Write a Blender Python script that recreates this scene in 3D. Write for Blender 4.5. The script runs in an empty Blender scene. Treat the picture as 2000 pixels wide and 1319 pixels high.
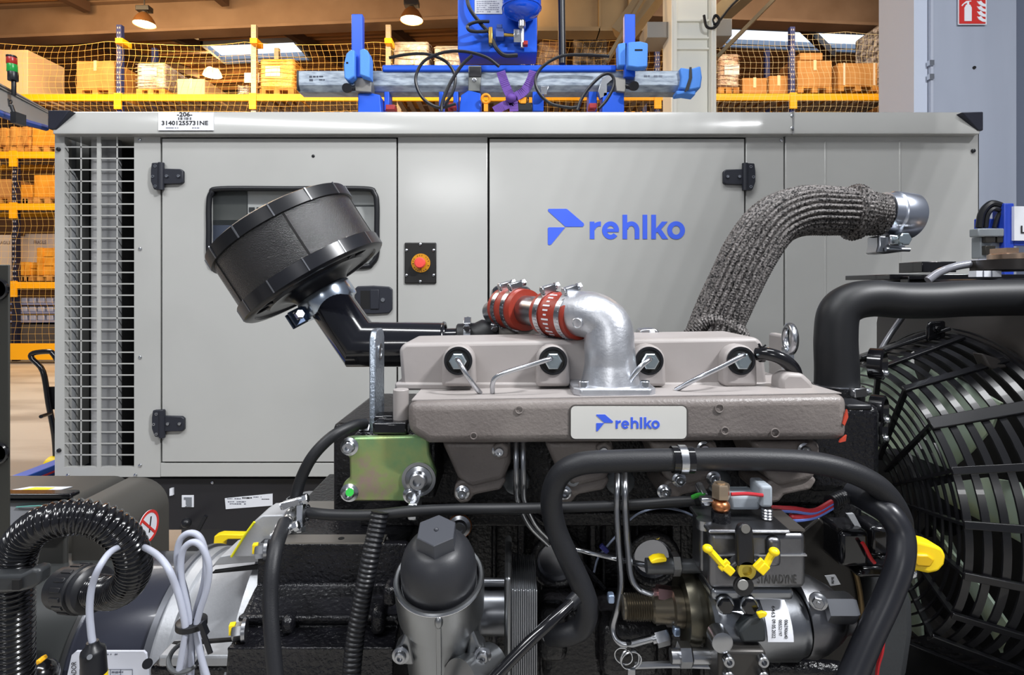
import bpy, bmesh, math, random
from mathutils import Vector as V, Matrix, Quaternion
random.seed(7)
PI = math.pi
S = bpy.context.scene
COL = S.collection

# ------------------------------------------------------------------ camera, world, lights, exposure
F, HZ, EYE = 1100.0, 560.0, 1.5          # focal length and horizon row (2000x1319 frame), eye height in metres
cam = bpy.data.cameras.new('camera'); camo = bpy.data.objects.new('camera', cam); COL.objects.link(camo)
camo.location = (0, 0, EYE); camo.rotation_euler = (PI/2, 0, 0)
cam.sensor_width = 36; cam.lens = 36*F/2000; cam.shift_y = -(659.5-HZ)/2000
cam.clip_start = 0.05; cam.clip_end = 200
S.camera = camo
w = bpy.data.worlds.new('world'); S.world = w; w.use_nodes = True
bg = w.node_tree.nodes['Background']; bg.inputs[0].default_value = (.80, .86, 1.0, 1); bg.inputs[1].default_value = .22
def area(name, loc, target, sx, sy, power, col=(1, 1, 1)):
    d = bpy.data.lights.new(name, 'AREA'); d.shape = 'RECTANGLE'; d.size = sx; d.size_y = sy; d.energy = power; d.color = col
    o = bpy.data.objects.new(name, d); COL.objects.link(o); o.location = loc
    o.rotation_euler = (V(target)-V(loc)).to_track_quat('-Z', 'Y').to_euler(); return o
area('hall_light', (-2.6, -1.2, 5.2), (-.6, 1.6, .9), 2.6, .5, 128, (.97, .985, 1))
area('hall_light', (.2, .2, 5.6), (.1, 1.3, .9), 3.0, .5, 122, (.97, .985, 1))
for k in range(9):                        # a row of small lamps over the next bay; the unseen inclined chute added there casts stepped shade on the canopy
    area('row_light', (2.6+.085*k, -1.0, 5.0), (.8, 2.1, 1.5), .022, .03, 36, (.97, .98, 1))
area('rack_light', (-6.5, 8.4, 6.9), (-6.0, 11.6, 3.2), 6, 1.0, 430, (1, .68, .34))
area('rack_light', (5, 8.6, 6.9), (4, 11.5, 3.6), 5, 1.0, 200, (1, .80, .56))
for x, e in ((-9, 75), (-4.5, 75), (0, 50), (5, 60)):  # unseen warm points added above the frame to brighten ceiling, girder and racks
    d = bpy.data.lights.new('bay_fill', 'POINT'); d.energy = e; d.color = (1, .58, .22); d.shadow_soft_size = .2
    o = bpy.data.objects.new('bay_fill', d); COL.objects.link(o); o.location = (x, 9.6, 6.55)
area('front_lamp', (-.9, -4.0, 2.95), (-.2, 1.0, 1.4), 1.1, .28, 26, (1, 1, 1))
area('floor_light', (-6.5, 6.0, 6.8), (-6.5, 6.5, 0), 3, 3, 380, (1, .97, .92))
S.view_settings.view_transform = 'Standard'; S.view_settings.look = 'None'
S.view_settings.gamma = 1; S.view_settings.use_curve_mapping = False; S.view_settings.exposure = 0.0

# ------------------------------------------------------------------ helpers
def P(px, py, Y):                         # the point that stands Y metres deep on the sight line through a photo pixel
    return V(((px-1000)/F*Y, Y, EYE-(py-HZ)/F*Y))
def m_(px, Y): return px/F*Y              # a length of px pixels at depth Y
MATS = {}
def lin(c):
    return tuple((x/12.92 if x <= .04045 else ((x+.055)/1.055)**2.4) for x in [v/255 for v in c])
def mat(name, rgb, rough=.5, metal=0, bump=None, vary=None, coat=0, emit=None, trans=0, wave=None, alpha=1, ior=1.45, spec=.5):
    if name in MATS: return MATS[name]
    m = bpy.data.materials.new(name); m.use_nodes = True; nt = m.node_tree; N = nt.nodes; L = nt.links
    b = N['Principled BSDF']; c = lin(rgb)
    b.inputs['Base Color'].default_value = (*c, 1); b.inputs['Roughness'].default_value = rough; b.inputs['Metallic'].default_value = metal
    b.inputs['Coat Weight'].default_value = coat; b.inputs['Transmission Weight'].default_value = trans; b.inputs['IOR'].default_value = ior
    b.inputs['Alpha'].default_value = alpha; b.inputs['Specular IOR Level'].default_value = spec
    tc = N.new('ShaderNodeTexCoord')
    if emit: b.inputs['Emission Color'].default_value = (*lin(emit[0]), 1); b.inputs['Emission Strength'].default_value = emit[1]
    if vary:                              # (scale, other colour, low, high[, stretch])
        n = N.new('ShaderNodeTexNoise'); n.inputs['Scale'].default_value = vary[0]; n.inputs['Detail'].default_value = 6
        src = tc.outputs['Object']
        if len(vary) > 4:
            mp = N.new('ShaderNodeMapping'); mp.inputs['Scale'].default_value = vary[4]; L.new(src, mp.inputs[0]); src = mp.outputs[0]
        L.new(src, n.inputs['Vector'])
        r = N.new('ShaderNodeMapRange'); r.inputs[1].default_value = vary[2]; r.inputs[2].default_value = vary[3]; L.new(n.outputs[0], r.inputs[0])
        x = N.new('ShaderNodeMix'); x.data_type = 'RGBA'; x.inputs[6].default_value = (*c, 1); x.inputs[7].default_value = (*lin(vary[1]), 1)
        L.new(r.outputs[0], x.inputs[0]); L.new(x.outputs[2], b.inputs['Base Color'])
    h = None
    if bump:                              # (scale, strength, distance)
        n = N.new('ShaderNodeTexNoise'); n.inputs['Scale'].default_value = bump[0]; n.inputs['Detail'].default_value = 3
        L.new(tc.outputs['Object'], n.inputs['Vector']); h = (n.outputs[0], bump)
    if wave:                              # (scale, strength, distance, axis)
        n = N.new('ShaderNodeTexWave'); n.inputs['Scale'].default_value = wave[0]; n.bands_direction = wave[3]
        L.new(tc.outputs['Object'], n.inputs['Vector']); h = (n.outputs[0], wave)
    if h:
        bm = N.new('ShaderNodeBump'); bm.inputs['Strength'].default_value = h[1][1]; bm.inputs['Distance'].default_value = h[1][2]
        L.new(h[0], bm.inputs['Height']); L.new(bm.outputs[0], b.inputs['Normal'])
    MATS[name] = m; return m

def frame(d):
    d = d.normalized(); a = V((0, 0, 1)) if abs(d.z) < .9 else V((0, 1, 0))
    u = a.cross(d).normalized(); return u, d.cross(u).normalized()
def spline(pts, k=8, closed=False):
    pts = [V(p) for p in pts]; n = len(pts); out = []
    for i in range(n if closed else n-1):
        if closed: a, b, c, d = pts[i-1], pts[i], pts[(i+1) % n], pts[(i+2) % n]
        else: b, c = pts[i], pts[i+1]; a = pts[i-1] if i else b*2-c; d = pts[i+2] if i+2 < n else c*2-b
        for j in range(k):
            t = j/k; out.append(.5*((2*b)+(c-a)*t+(2*a-5*b+4*c-d)*t*t+(3*b-a-3*c+d)*t**3))
    if not closed: out.append(pts[-1])
    return out
def resample(pts, step):
    L = [0]
    for i in range(1, len(pts)): L.append(L[-1]+(pts[i]-pts[i-1]).length)
    n = max(2, int(L[-1]/step)); out = []; j = 0
    for i in range(n+1):
        s = L[-1]*i/n
        while j < len(L)-2 and L[j+1] < s: j += 1
        t = (s-L[j])/max(1e-9, L[j+1]-L[j]); out.append(pts[j].lerp(pts[j+1], min(1, t)))
    return out, L[-1]
class MB:
    def __init__(s): s.v = []; s.f = []
    def add(s, vs, fs):
        o = len(s.v); s.v += [V(v) for v in vs]; s.f += [tuple(i+o for i in f) for f in fs]; return s
    def box(s, a, b, M=None):
        (x0, y0, z0), (x1, y1, z1) = a, b
        vs = [V((x, y, z)) for x in (x0, x1) for y in (y0, y1) for z in (z0, z1)]
        if M: vs = [M @ v for v in vs]
        return s.add(vs, [(0, 1, 3, 2), (4, 6, 7, 5), (0, 4, 5, 1), (2, 3, 7, 6), (0, 2, 6, 4), (1, 5, 7, 3)])
    def pbox(s, px0, py0, px1, py1, Y, Y2):       # a box whose face fills a pixel rectangle at depth Y and runs back to Y2
        a, b = P(px0, py1, Y), P(px1, py0, Y); return s.box((a.x, Y, a.z), (b.x, Y2, b.z))
    def obox(s, c, ax, l, wd, h, up=None):        # oriented box: centre, long axis, length, width, height
        ax = V(ax).normalized(); u, v = frame(ax)
        if up is not None: v = (V(up)-ax*V(up).dot(ax)).normalized(); u = v.cross(ax)
        M = Matrix((( ax.x, u.x, v.x, c[0]), (ax.y, u.y, v.y, c[1]), (ax.z, u.z, v.z, c[2]), (0, 0, 0, 1)))
        return s.box((-l/2, -wd/2, -h/2), (l/2, wd/2, h/2), M)
    def bar(s, a, b, wd, h, up=None): a, b = V(a), V(b); return s.obox((a+b)/2, b-a, (b-a).length, wd, h, up)
    def lathe(s, p, ax, prof, n=28, caps=True):   # profile of (distance along axis, radius)
        p = V(p); ax = V(ax).normalized(); u, v = frame(ax); vs = []; fs = []
        for h, r in prof:
            for i in range(n):
                t = 2*PI*i/n; vs.append(p+ax*h+(u*math.cos(t)+v*math.sin(t))*r)
        for k in range(len(prof)-1):
            for i in range(n): fs.append((k*n+i, k*n+(i+1) % n, (k+1)*n+(i+1) % n, (k+1)*n+i))
        if caps: fs += [tuple(range(n))[::-1], tuple(range((len(prof)-1)*n, len(prof)*n))]
        return s.add(vs, fs)
    def cyl(s, a, b, r, r2=None, n=24):
        a, b = V(a), V(b); return s.lathe(a, b-a, [(0, r), ((b-a).length, r if r2 is None else r2)], n)
    def ring(s, p, ax, r, tr, wd, n=40):          # flat band: mean radius, radial thickness, width
        return s.lathe(p, ax, [(-wd/2, r-tr/2), (-wd/2, r+tr/2), (wd/2, r+tr/2), (wd/2, r-tr/2), (-wd/2, r-tr/2)], n, False)
    def torus(s, p, ax, R, r, n=36, k=10):
        return s.lathe(p, ax, [(r*math.sin(2*PI*j/k), R+r*math.cos(2*PI*j/k)) for j in range(k+1)], n, False)
    def sphere(s, p, r, n=20, sz=1): return s.lathe(p, (0, 0, 1), [(-r*sz*math.cos(PI*j/10), max(1e-4, r*math.sin(PI*j/10))) for j in range(11)], n)
    def tube(s, pts, r, n=14, k=8, closed=False, smooth=True, step=None, rf=None, cap=True, miter=False):
        pts = [V(p) for p in pts]
        if smooth: pts = spline(pts, k, closed)
        tot = 0
        if step: pts, tot = resample(pts, step)
        N = len(pts); T = []
        for i in range(N):
            a = pts[i-1] if (i or closed) else pts[0]; b = pts[(i+1) % N] if (i < N-1 or closed) else pts[-1]; T.append((b-a).normalized())
        if miter:
            T = [((pts[i]-pts[i-1]).normalized() if i else V()) + ((pts[i+1]-pts[i]).normalized() if i < N-1 else V()) for i in range(N)]; T = [t.normalized() for t in T]
        d0 = (pts[1]-pts[0]).normalized() if miter else T[0]
        u, v = frame(d0); vs = []; fs = []; prev = d0; ln = 0
        for i in range(N):
            if i: ln += (pts[i]-pts[i-1]).length
            if not miter:
                q = prev.rotation_difference(T[i]); u = q @ u; v = q @ v; prev = T[i]
            elif 0 < i < N-1: pass
            if miter and i > 0:
                dseg = (pts[i]-pts[i-1]).normalized()
                q = prev.rotation_difference(dseg); u = q @ u; v = q @ v; prev = dseg
            for j in range(n):
                t = 2*PI*j/n; rr = r(i/(N-1)) if callable(r) else r
                if rf: rr = rf(ln, t, rr, tot)
                o = (u*math.cos(t)+v*math.sin(t))*rr
                if miter: o = o - prev*(o.dot(T[i])/prev.dot(T[i]))
                vs.append(pts[i]+o)
        M = N if closed else N-1
        for i in range(M):
            for j in range(n):
                a = i*n; b = ((i+1) % N)*n; fs.append((a+j, a+(j+1) % n, b+(j+1) % n, b+j))
        if cap and not closed: fs += [tuple(range(n))[::-1], tuple(range((N-1)*n, N*n))]
        return s.add(vs, fs)
    def prism(s, poly, off):                      # polygon pushed along a vector
        poly = [V(p) for p in poly]; off = V(off); n = len(poly)
        return s.add(poly+[p+off for p in poly], [tuple(range(n))[::-1], tuple(range(n, 2*n))]+[(i, (i+1) % n, n+(i+1) % n, n+i) for i in range(n)])
    def pprism(s, pix, Y, Y2):
        return s.prism([P(x, y, Y) for x, y in pix], (0, Y2-Y, 0))
    def hexa(s, p, ax, r, h, n=6): return s.lathe(p, ax, [(0, r), (h*.86, r), (h, r*.86)], n)
    def build(s, name, material, parent=None, bevel=0, seg=2, ang=38, **pr):
        base = parent
        root = parent
        while root is not None and root.parent is not None: root = root.parent
        me = bpy.data.meshes.new(name)
        if root is None:
            lo = [min(v[i] for v in s.v) for i in range(3)]; hi = [max(v[i] for v in s.v) for i in range(3)]
            L = V(((lo[0]+hi[0])/2, (lo[1]+hi[1])/2, lo[2]))
        else: L = root.location
        me.from_pydata([v-L for v in s.v], [], s.f)
        bm = bmesh.new(); bm.from_mesh(me); bmesh.ops.recalc_face_normals(bm, faces=bm.faces); bm.to_mesh(me); bm.free()
        me.polygons.foreach_set('use_smooth', [True]*len(me.polygons)); me.set_sharp_from_angle(angle=math.radians(ang))
        me.materials.append(material)
        o = bpy.data.objects.new(name, me); COL.objects.link(o)
        if root is None: o.location = L
        else: o.parent = parent
        if bevel:
            b = o.modifiers.new('bevel', 'BEVEL'); b.width = bevel; b.segments = seg; b.limit_method = 'ANGLE'; b.angle_limit = math.radians(35); b.harden_normals = False
        for k, x in pr.items(): o[k] = x
        return o
def thing(name, loc, label, cat, group=None):
    o = bpy.data.objects.new(name, None); COL.objects.link(o); o.location = loc; o.empty_display_size = .05
    o['label'] = label; o['category'] = cat
    if group: o['group'] = group
    return o
def solo(mb, name, m, label, cat, group=None, bevel=0, **k):
    o = mb.build(name, m, None, bevel, **k); o['label'] = label; o['category'] = cat
    if group: o['group'] = group
    return o
def smudge(rect, Y, m, parent, rows=3, fill=.7, seed=1):      # print too small to read: rows of short strokes
    r = random.Random(seed); b = MB(); x0, y0, x1, y1 = rect; h = (y1-y0)/rows
    for k in range(rows):
        x = x0
        while x < x1-1:
            wd = r.uniform(.8, 3.2)*h*.45
            if r.random() < fill: b.pbox(x, y0+k*h+h*.15, min(x1, x+wd), y0+k*h+h*r.uniform(.55, .75), Y, Y+.0004)
            x += wd+h*.22
    return b.build('print_marks', m, parent, kind='stuff')
CACHE = {}
def bolt(parent, p, d, r, m, kind='hex', name='bolt'):   # bolts of one size share a mesh; flanged hex, socket or pan head
    key = (round(r, 5), kind, m.name)
    root = parent
    while root.parent is not None: root = root.parent
    if key not in CACHE:
        b = MB()
        if kind == 'hex': b.lathe((0, 0, 0), (0, 0, 1), [(0, r*1.25), (r*.25, r*1.25), (r*.4, r*.95)], 20); b.hexa((0, 0, r*.3), (0, 0, 1), r*.85, r*.75); b.lathe((0, 0, r*1.05), (0, 0, 1), [(0, r*.3), (r*.08, r*.25)], 10)
        elif kind == 'socket': b.lathe((0, 0, 0), (0, 0, 1), [(0, r), (r*1.1, r), (r*1.25, r*.88), (r*1.25, r*.52), (r*.5, r*.48), (r*.5, .0001)], 18)
        elif kind == 'flange': b.lathe((0, 0, 0), (0, 0, 1), [(0, r*1.3), (r*.2, r*1.3), (r*.35, r*.9), (r*.9, r*.82), (r, r*.7), (r, r*.42), (r*.6, r*.4), (r*.6, .0001)], 20)
        else: b.lathe((0, 0, 0), (0, 0, 1), [(0, r), (r*.35, r*.92), (r*.6, r*.55), (r*.62, r*.3), (r*.4, r*.25), (r*.4, .0001)], 16)
        me = bpy.data.meshes.new(name); me.from_pydata(b.v, [], b.f); me.polygons.foreach_set('use_smooth', [True]*len(me.polygons)); me.set_sharp_from_angle(angle=math.radians(30)); me.materials.append(m); CACHE[key] = me
    o = bpy.data.objects.new(name, CACHE[key]); COL.objects.link(o); o.parent = parent; o.location = V(p)-root.location
    o.rotation_euler = V(d).to_track_quat('Z', 'Y').to_euler(); return o
def text(s, rect, Y, m, parent, rot=0, bold=0, name='lettering', th=.0004):   # letters fitted into a pixel rectangle at depth Y
    c = bpy.data.curves.new('t', 'FONT'); c.body = s; c.size = 1; c.offset = bold; c.resolution_u = 3; c.extrude = 0
    t = bpy.data.objects.new('t', c); COL.objects.link(t); dg = bpy.context.evaluated_depsgraph_get(); dg.update()
    me = bpy.data.meshes.new_from_object(t.evaluated_get(dg)); COL.objects.unlink(t); bpy.data.objects.remove(t)
    vs = [(v.co.x, v.co.y) for v in me.vertices]; fs = [tuple(p.vertices) for p in me.polygons]; bpy.data.meshes.remove(me)
    if rot == -90: vs = [(y, -x) for x, y in vs]
    if rot == 90: vs = [(-y, x) for x, y in vs]
    x0, x1 = min(v[0] for v in vs), max(v[0] for v in vs); y0, y1 = min(v[1] for v in vs), max(v[1] for v in vs)
    a, b = P(rect[0], rect[3], Y), P(rect[2], rect[1], Y); mb = MB()
    mb.add([((a.x+(x-x0)/(x1-x0)*(b.x-a.x)), Y, (a.z+(y-y0)/(y1-y0)*(b.z-a.z))) for x, y in vs], fs)
    return mb.build(name, m, parent)
def clamp(parent, c, ax, r, wd, up, m, name='hose_clamp'):  # worm-drive hose clamp: band, screw housing, screw
    c = V(c); ax = V(ax).normalized(); up = (V(up)-ax*V(up).dot(ax)).normalized(); t = ax.cross(up)
    o = MB().ring(c, ax, r+.0006, .0014, wd).build(name, m, parent)
    s = MB()
    for i in range(40):
        a = 2*PI*i/40
        if math.cos(a) < .8: q = up*math.cos(a)+t*math.sin(a); s.obox(c+q*(r+.0014), ax, wd*.55, r*.05, .0008, q)
    s.build('thread', m, o)
    MB().obox(c+up*(r+.0048), t, .021, wd*1.1, .0105, up).build('screw_housing', m, o, .001)
    MB().cyl(c+up*(r+.0055)-t*.012, c+up*(r+.0055)+t*.016, .0042, n=14).hexa(c+up*(r+.0055)+t*.0135, t, .0056, .006).build('screw', m, o)
    return o

# ------------------------------------------------------------------ materials
PAINT = mat('canopy_paint', (173, 173, 170), .17, 0, (900, .04, .0006), (3, (168, 168, 165), .4, .7), spec=.4)
BLACKP = mat('black_plastic', (22, 23, 27), .38)
BLACKG = mat('black_gloss', (18, 18, 21), .16, coat=.4)
RUBBER = mat('rubber', (23, 24, 27), .48, 0, (500, .10, .0004))
RUBBERC = mat('cloth_rubber', (26, 27, 31), .5, 0, (700, .3, .0006))
GAP = mat('dark_recess', (14, 14, 15), .8)
CAST = mat('cast_taupe', (160, 154, 152), .42, 0, (160, .08, .001), (9, (152, 146, 143), .4, .7), spec=.5)
CASTR = mat('cast_taupe_rough', (124, 117, 113), .40, 0, (260, .55, .0012), (14, (108, 101, 98), .35, .7))
IRON = mat('black_iron', (17, 17, 21), .27, 0, (190, .9, .0024))
IRON2 = mat('black_iron_dull', (21, 20, 22), .34, 0, (170, .9, .0024))
ZINC = mat('zinc', (200, 203, 208), .25, 1, (60, .05, .0005))
STEEL = mat('steel', (170, 172, 176), .28, 1, (80, .08, .0005))
ALU = mat('cast_aluminium', (216, 218, 223), .40, .9, (170, .35, .0012), (40, (190, 192, 198), .35, .7))
ALUP = mat('pump_aluminium', (130, 131, 134), .36, 1, (200, .2, .0008), (20, (104, 104, 108), .35, .7))
ADAPT = mat('adapter_grey', (182, 184, 188), .45, .5, (220, .3, .0008), (12, (168, 170, 174), .35, .7))
BLUE = mat('lifter_blue', (26, 84, 204), .35, 0, spec=.4)
FOAM = mat('blue_foam', (84, 142, 226), .85, 0, (120, .3, .002))
GALV = mat('galvanised', (160, 170, 180), .45, .55, (40, .1, .001), (16, (104, 114, 128), .4, .7, (1, 1, 4)))
YEL = mat('rack_yellow', (250, 178, 12), .5, 0)
RACKB = mat('rack_blue', (38, 52, 112), .5)
LOGO = mat('logo_blue', (66, 100, 226), .45)
WHITE = mat('label_white', (224, 226, 232), .5)
INK = mat('ink_black', (24, 24, 26), .6)
REDS = mat('silicone_red', (150, 50, 34), .45, 0, (300, .2, .0006))
YPL = mat('yellow_plastic', (246, 214, 20), .4)
BOXP = mat('control_box_paint', (66, 64, 60), .42, 0, (500, .1, .0004))
CARD = mat('cardboard', (196, 146, 88), .8, 0, None, (3, (176, 126, 70), .35, .7))
CARD2 = mat('cardboard_pale', (214, 186, 152), .8)
WOOD = mat('pallet_wood', (206, 154, 78), .75, 0, None, (6, (160, 106, 48), .35, .7))
FILM = mat('stretch_film', (196, 192, 196), .16, .1, (14, .9, .03), (5, (150, 136, 126), .4, .65))
NET = mat('net_cord', (236, 196, 110), .7)
GREYP = mat('grey_paint', (158, 165, 180), .5, 0, None, (1.2, (150, 157, 172), .4, .7, (3, 3, .4)))
CREAM = mat('cream_paint', (236, 236, 228), .5)

# ------------------------------------------------------------------ setting: floor, ceiling, walls
def struct(mb, name, m, parent=None, bevel=0, **k):
    o = mb.build(name, m, parent, bevel, **k)
    if parent is None: o['kind'] = 'structure'
    return o
FLOORM = mat('concrete_floor', (190, 187, 180), .28, 0, (30, .05, .002), (.9, (150, 146, 140), .42, .62, (.5, 2.2, 1)))
struct(MB().box((-22, -4, -.2), (22, 24, 0)), 'floor', FLOORM)
DECK = mat('roof_deck', (176, 128, 80), .55, 0, None, (.6, (146, 104, 64), .35, .7), wave=(1.6, .9, .05, 'Y'))
GIRD = mat('girder_paint', (126, 104, 86), .55, 0, None, (1.5, (112, 90, 72), .35, .7))
ZC, XR = 7.95, 1.6
def gable(mb):
    for v in mb.v: v.z -= .042*abs(v.x-XR)
    return mb
SKY = [(-7.7, -5.35, 13.9, 15.1), (5.0, 9.0, 13.5, 14.6)]       # skylight openings x0, x1, y0, y1
ce = MB(); xs = sorted({-22, XR, 22} | {s[0] for s in SKY} | {s[1] for s in SKY}); ys = sorted({7, 23} | {s[2] for s in SKY} | {s[3] for s in SKY})
for i in range(len(xs)-1):
    for j in range(len(ys)-1):
        if not any(s[0] <= xs[i] < s[1] and s[2] <= ys[j] < s[3] for s in SKY): ce.box((xs[i], ys[j], ZC), (xs[i+1], ys[j+1], ZC+.12))
ceil = struct(gable(ce), 'ceiling', DECK)
for y in (12.0, 17.5):
    for xa, xb in ((-22, XR), (XR, 22)):
        gable(MB().box((xa, y-.06, ZC-.66), (xb, y+.06, ZC)).box((xa, y-.2, ZC-.72), (xb, y+.2, ZC-.66)).box((xa, y-.2, ZC-.05), (xb, y+.2, ZC-.001))).build('girder', GIRD, ceil)
for k in range(24):
    y = 8.2+.55*k
    if abs(y-12) < .3: continue
    for xa, xb in ((-22, -7.75), (-5.3, XR), (XR, 4.95), (9.05, 22)) if 13.4 < y < 15.2 else ((-22, XR), (XR, 22)):
        gable(MB().box((xa, y, ZC-.07), (xb, y+.06, ZC-.002))).build('roof_rib', DECK, ceil)
PURL = mat('purlin_dark', (74, 54, 42), .6)
for xa, ya, xb, yb in [(-10.6, 12.3, -8.7, 15.6), (-5.6, 12.3, -4.2, 16.2), (-3.2, 12.3, -1.9, 16), (-9.6, 8.6, -8.9, 11.8), (-6.3, 8.6, -6.0, 11.8), (-2.0, 9.2, -1.4, 11.8), (5.8, 12.2, 8.3, 14.6), (1.2, 12.3, 1.8, 16.8), (-8.3, 12.3, -7.7, 13.8), (8.8, 9, 8.0, 11.8)]:
    gable(MB().bar((xa, ya, ZC-.16), (xb, yb, ZC-.16), .16, .2)).build('purlin', PURL, ceil)
SKYG = mat('skylight_pane', (235, 244, 255), .4, emit=((226, 240, 255), 1.5))
SKF = mat('skylight_frame', (150, 165, 185), .5)
for n, s in enumerate(SKY):
    o = struct(gable(MB().box((s[0], s[2], ZC+.03), (s[1], s[3], ZC+.05))), 'window_%d' % (n+1), SKYG)
    k = MB()
    for x in (s[0], s[1]-.07): k.box((x, s[2], ZC-.1), (x+.07, s[3], ZC+.02))
    for y in (s[2], s[3]-.07, (s[2]*.25+s[3]*.75)): k.box((s[0], y, ZC-.1), (s[1], y+.07, ZC+.02))
    gable(k).build('window_frame', SKF, o)
WALLM = mat('cladding_brown', (168, 112, 60), .6, 0, wave=(2.2, .8, .04, 'Z'))
struct(MB().box((-22, 22.6, 0), (22, 22.8, ZC)), 'wall_back', WALLM)
# grey clad wall with its return and flange, at the side of the bay
wr = struct(MB().pbox(1815, -260, 1985, 1400, 5.0, 5.6), 'wall_side', GREYP)
MB().pbox(1785, -260, 1811, 1400, 5.02, 5.5).build('wall_return', mat('grey_paint_pale', (186, 194, 210), .5), wr)
MB().pbox(1811, -260, 1815, 1400, 5.03, 5.3).build('joint_strip', mat('joint_dark', (84, 92, 112), .6), wr)
MB().pbox(1818, -260, 1823, 1400, 4.985, 5.02).build('joint_strip', mat('grey_paint_mid', (170, 176, 190), .5), wr)
MB().pbox(1985, -260, 2180, 1400, 5.5, 5.7).build('wall_panel', mat('grey_paint_deep', (112, 120, 138), .5), wr)
MB().cyl(P(1903, 132, 4.99), P(1903, 132, 5.02), .014, n=12).build('bolt_hole', GAP, wr)
for y in (123, 150):
    MB().pbox(1816, y-6, 1825, y+4, 4.965, 5.0).build('hinge_pin', ZINC, wr)
# fire extinguisher sign on the grey wall
REDSIGN = mat('sign_red', (196, 44, 40), .5)
t = thing('extinguisher_sign', P(1900, 48, 4.98), 'red fire extinguisher sign with white flames on the grey clad wall', 'sign')
MB().pbox(1872, -8, 1927, 48, 4.975, 4.985).build('sign_plate', WHITE, t)
MB().pbox(1874, -8, 1925, 46, 4.97, 4.976).build('red_field', REDSIGN, t)
b = MB()
b.pprism([(1884, 41), (1898, 41), (1898, 15), (1895, 9), (1887, 9), (1884, 15)], 4.966, 4.972).pprism([(1889, 9), (1893, 9), (1893, 3), (1897, 3), (1897, 1), (1887, 2), (1880, 8), (1878, 11), (1880, 12), (1883, 8), (1889, 5)], 4.966, 4.972)
b.build('extinguisher_symbol', WHITE, t)
b = MB()
for k in range(4):
    y = 4+10*k; b.pprism([(1908+k*.2, y-2), (1912, y+4), (1919, y+8), (1925, y+9), (1925, y+4), (1920, y+2), (1916, y-3), (1912, y-1)], 4.966, 4.972)
b.build('flame_symbol', WHITE, t)
# white column
t = thing('steel_column', (P(1352, 0, 8).x, 8.2, 0), 'cream white building column behind the padded end of the lifting beam', 'column')
a = P(1309, 560, 8).x; c = P(1397, 560, 8).x
MB().box((a+.09, 8.05, 0), (c-.09, 8.3, 7.4)).build('web', CREAM, t)
for x in (a, c-.085): MB().box((x, 7.95, 0), (x+.085, 8.4, 7.4)).build('flange', CREAM, t, .01)
for y in (38, 72, 93): MB().pbox(1318, y, 1390, y+3, 7.99, 8.1).build('stiffener', CREAM, t)
MB().pbox(1264, 42, 1308, 73, 8.1, 8.6).build('crane_bracket', mat('bracket_grey', (150, 146, 140), .5), t, .01)
MB().pbox(1397, 36, 1430, 70, 8.1, 8.5).build('crane_bracket', MATS['bracket_grey'], t, .01)
MB().tube([P(1375, 30, 7.9), P(1380, 52, 7.88), P(1395, 54, 7.88), P(1405, 40, 7.9), P(1398, 30, 7.9), P(1392, 40, 7.9), P(1400, 46, 7.9), P(1425, 15, 7.95), P(1450, -10, 8)], .02, 6).build('cable', BLACKP, t)
for px in (1313, 1391): MB().tube([P(px, -60, 7.9), P(px, 216, 7.9), (P(px, 216, 7.9).x, 7.9, 0)], .014, 6, smooth=False).build('conduit', CREAM, t)
# sloping roof girders and braces near the column
BEAMC = mat('beam_beige', (140, 122, 92), .55, 0, None, (1, (116, 100, 76), .35, .7))
def sloped(a, b, wd, h, label, m=BEAMC):
    t = MB().bar(a, b, wd, h); return solo(t, 'roof_brace', m, label, 'beam')
sloped(P(1185, 120, 8.6), P(1262, -10, 8.4), .1, .05, 'thin beige diagonal brace rising behind the blue lifter post')
sloped(P(1212, 72, 8.9), P(1335, -90, 8.6), .34, .3, 'wide beige roof strut running into the cream column')
sloped(P(1400, 112, 8.4), P(1520, -10, 8.2), .07, .05, 'thin beige stay rising from the cream column past the skylight')
sloped(P(1388, 46, 8.5), P(1480, -36, 8.2), .3, .2, 'beige roof strut leaving the cream column under the cable coil')
t = thing('roof_girder', (P(1130, 0, 10).x, 10, 6.1), 'deep beige plated girder above the wrapped pallets and lifter beam', 'girder')
MB().box((P(1050, 0, 10).x, 10, 1.5+500*10/F), (P(1262, 0, 10).x, 10.1, 7.6)).build('web', BEAMC, t)
MB().pbox(1050, 52, 1172, 60, 9.85, 10.2).build('flange', BEAMC, t)
MB().pbox(1170, 55, 1262, 60, 9.85, 10.2).build('flange', BEAMC, t)
for x in (1170, 1228): MB().pbox(x, -60, x+3, 52, 9.9, 10.05).build('stiffener', BEAMC, t)

t = MB().obox((2.01, .6, 3.33), (.4, 0, 1), 2.2, .62, .03, (0, 1, 0)); t = solo(t, 'overhead_blocker', GREYP, 'unseen grey chute hanging inclined above the aisle, over the picture', 'blocker')  # unseen panel added to block the row lamps and shade the canopy in steps
t['kind'] = 'structure'; del t['label']; del t['category']; t.name = 'shade_blocker_1'
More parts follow.
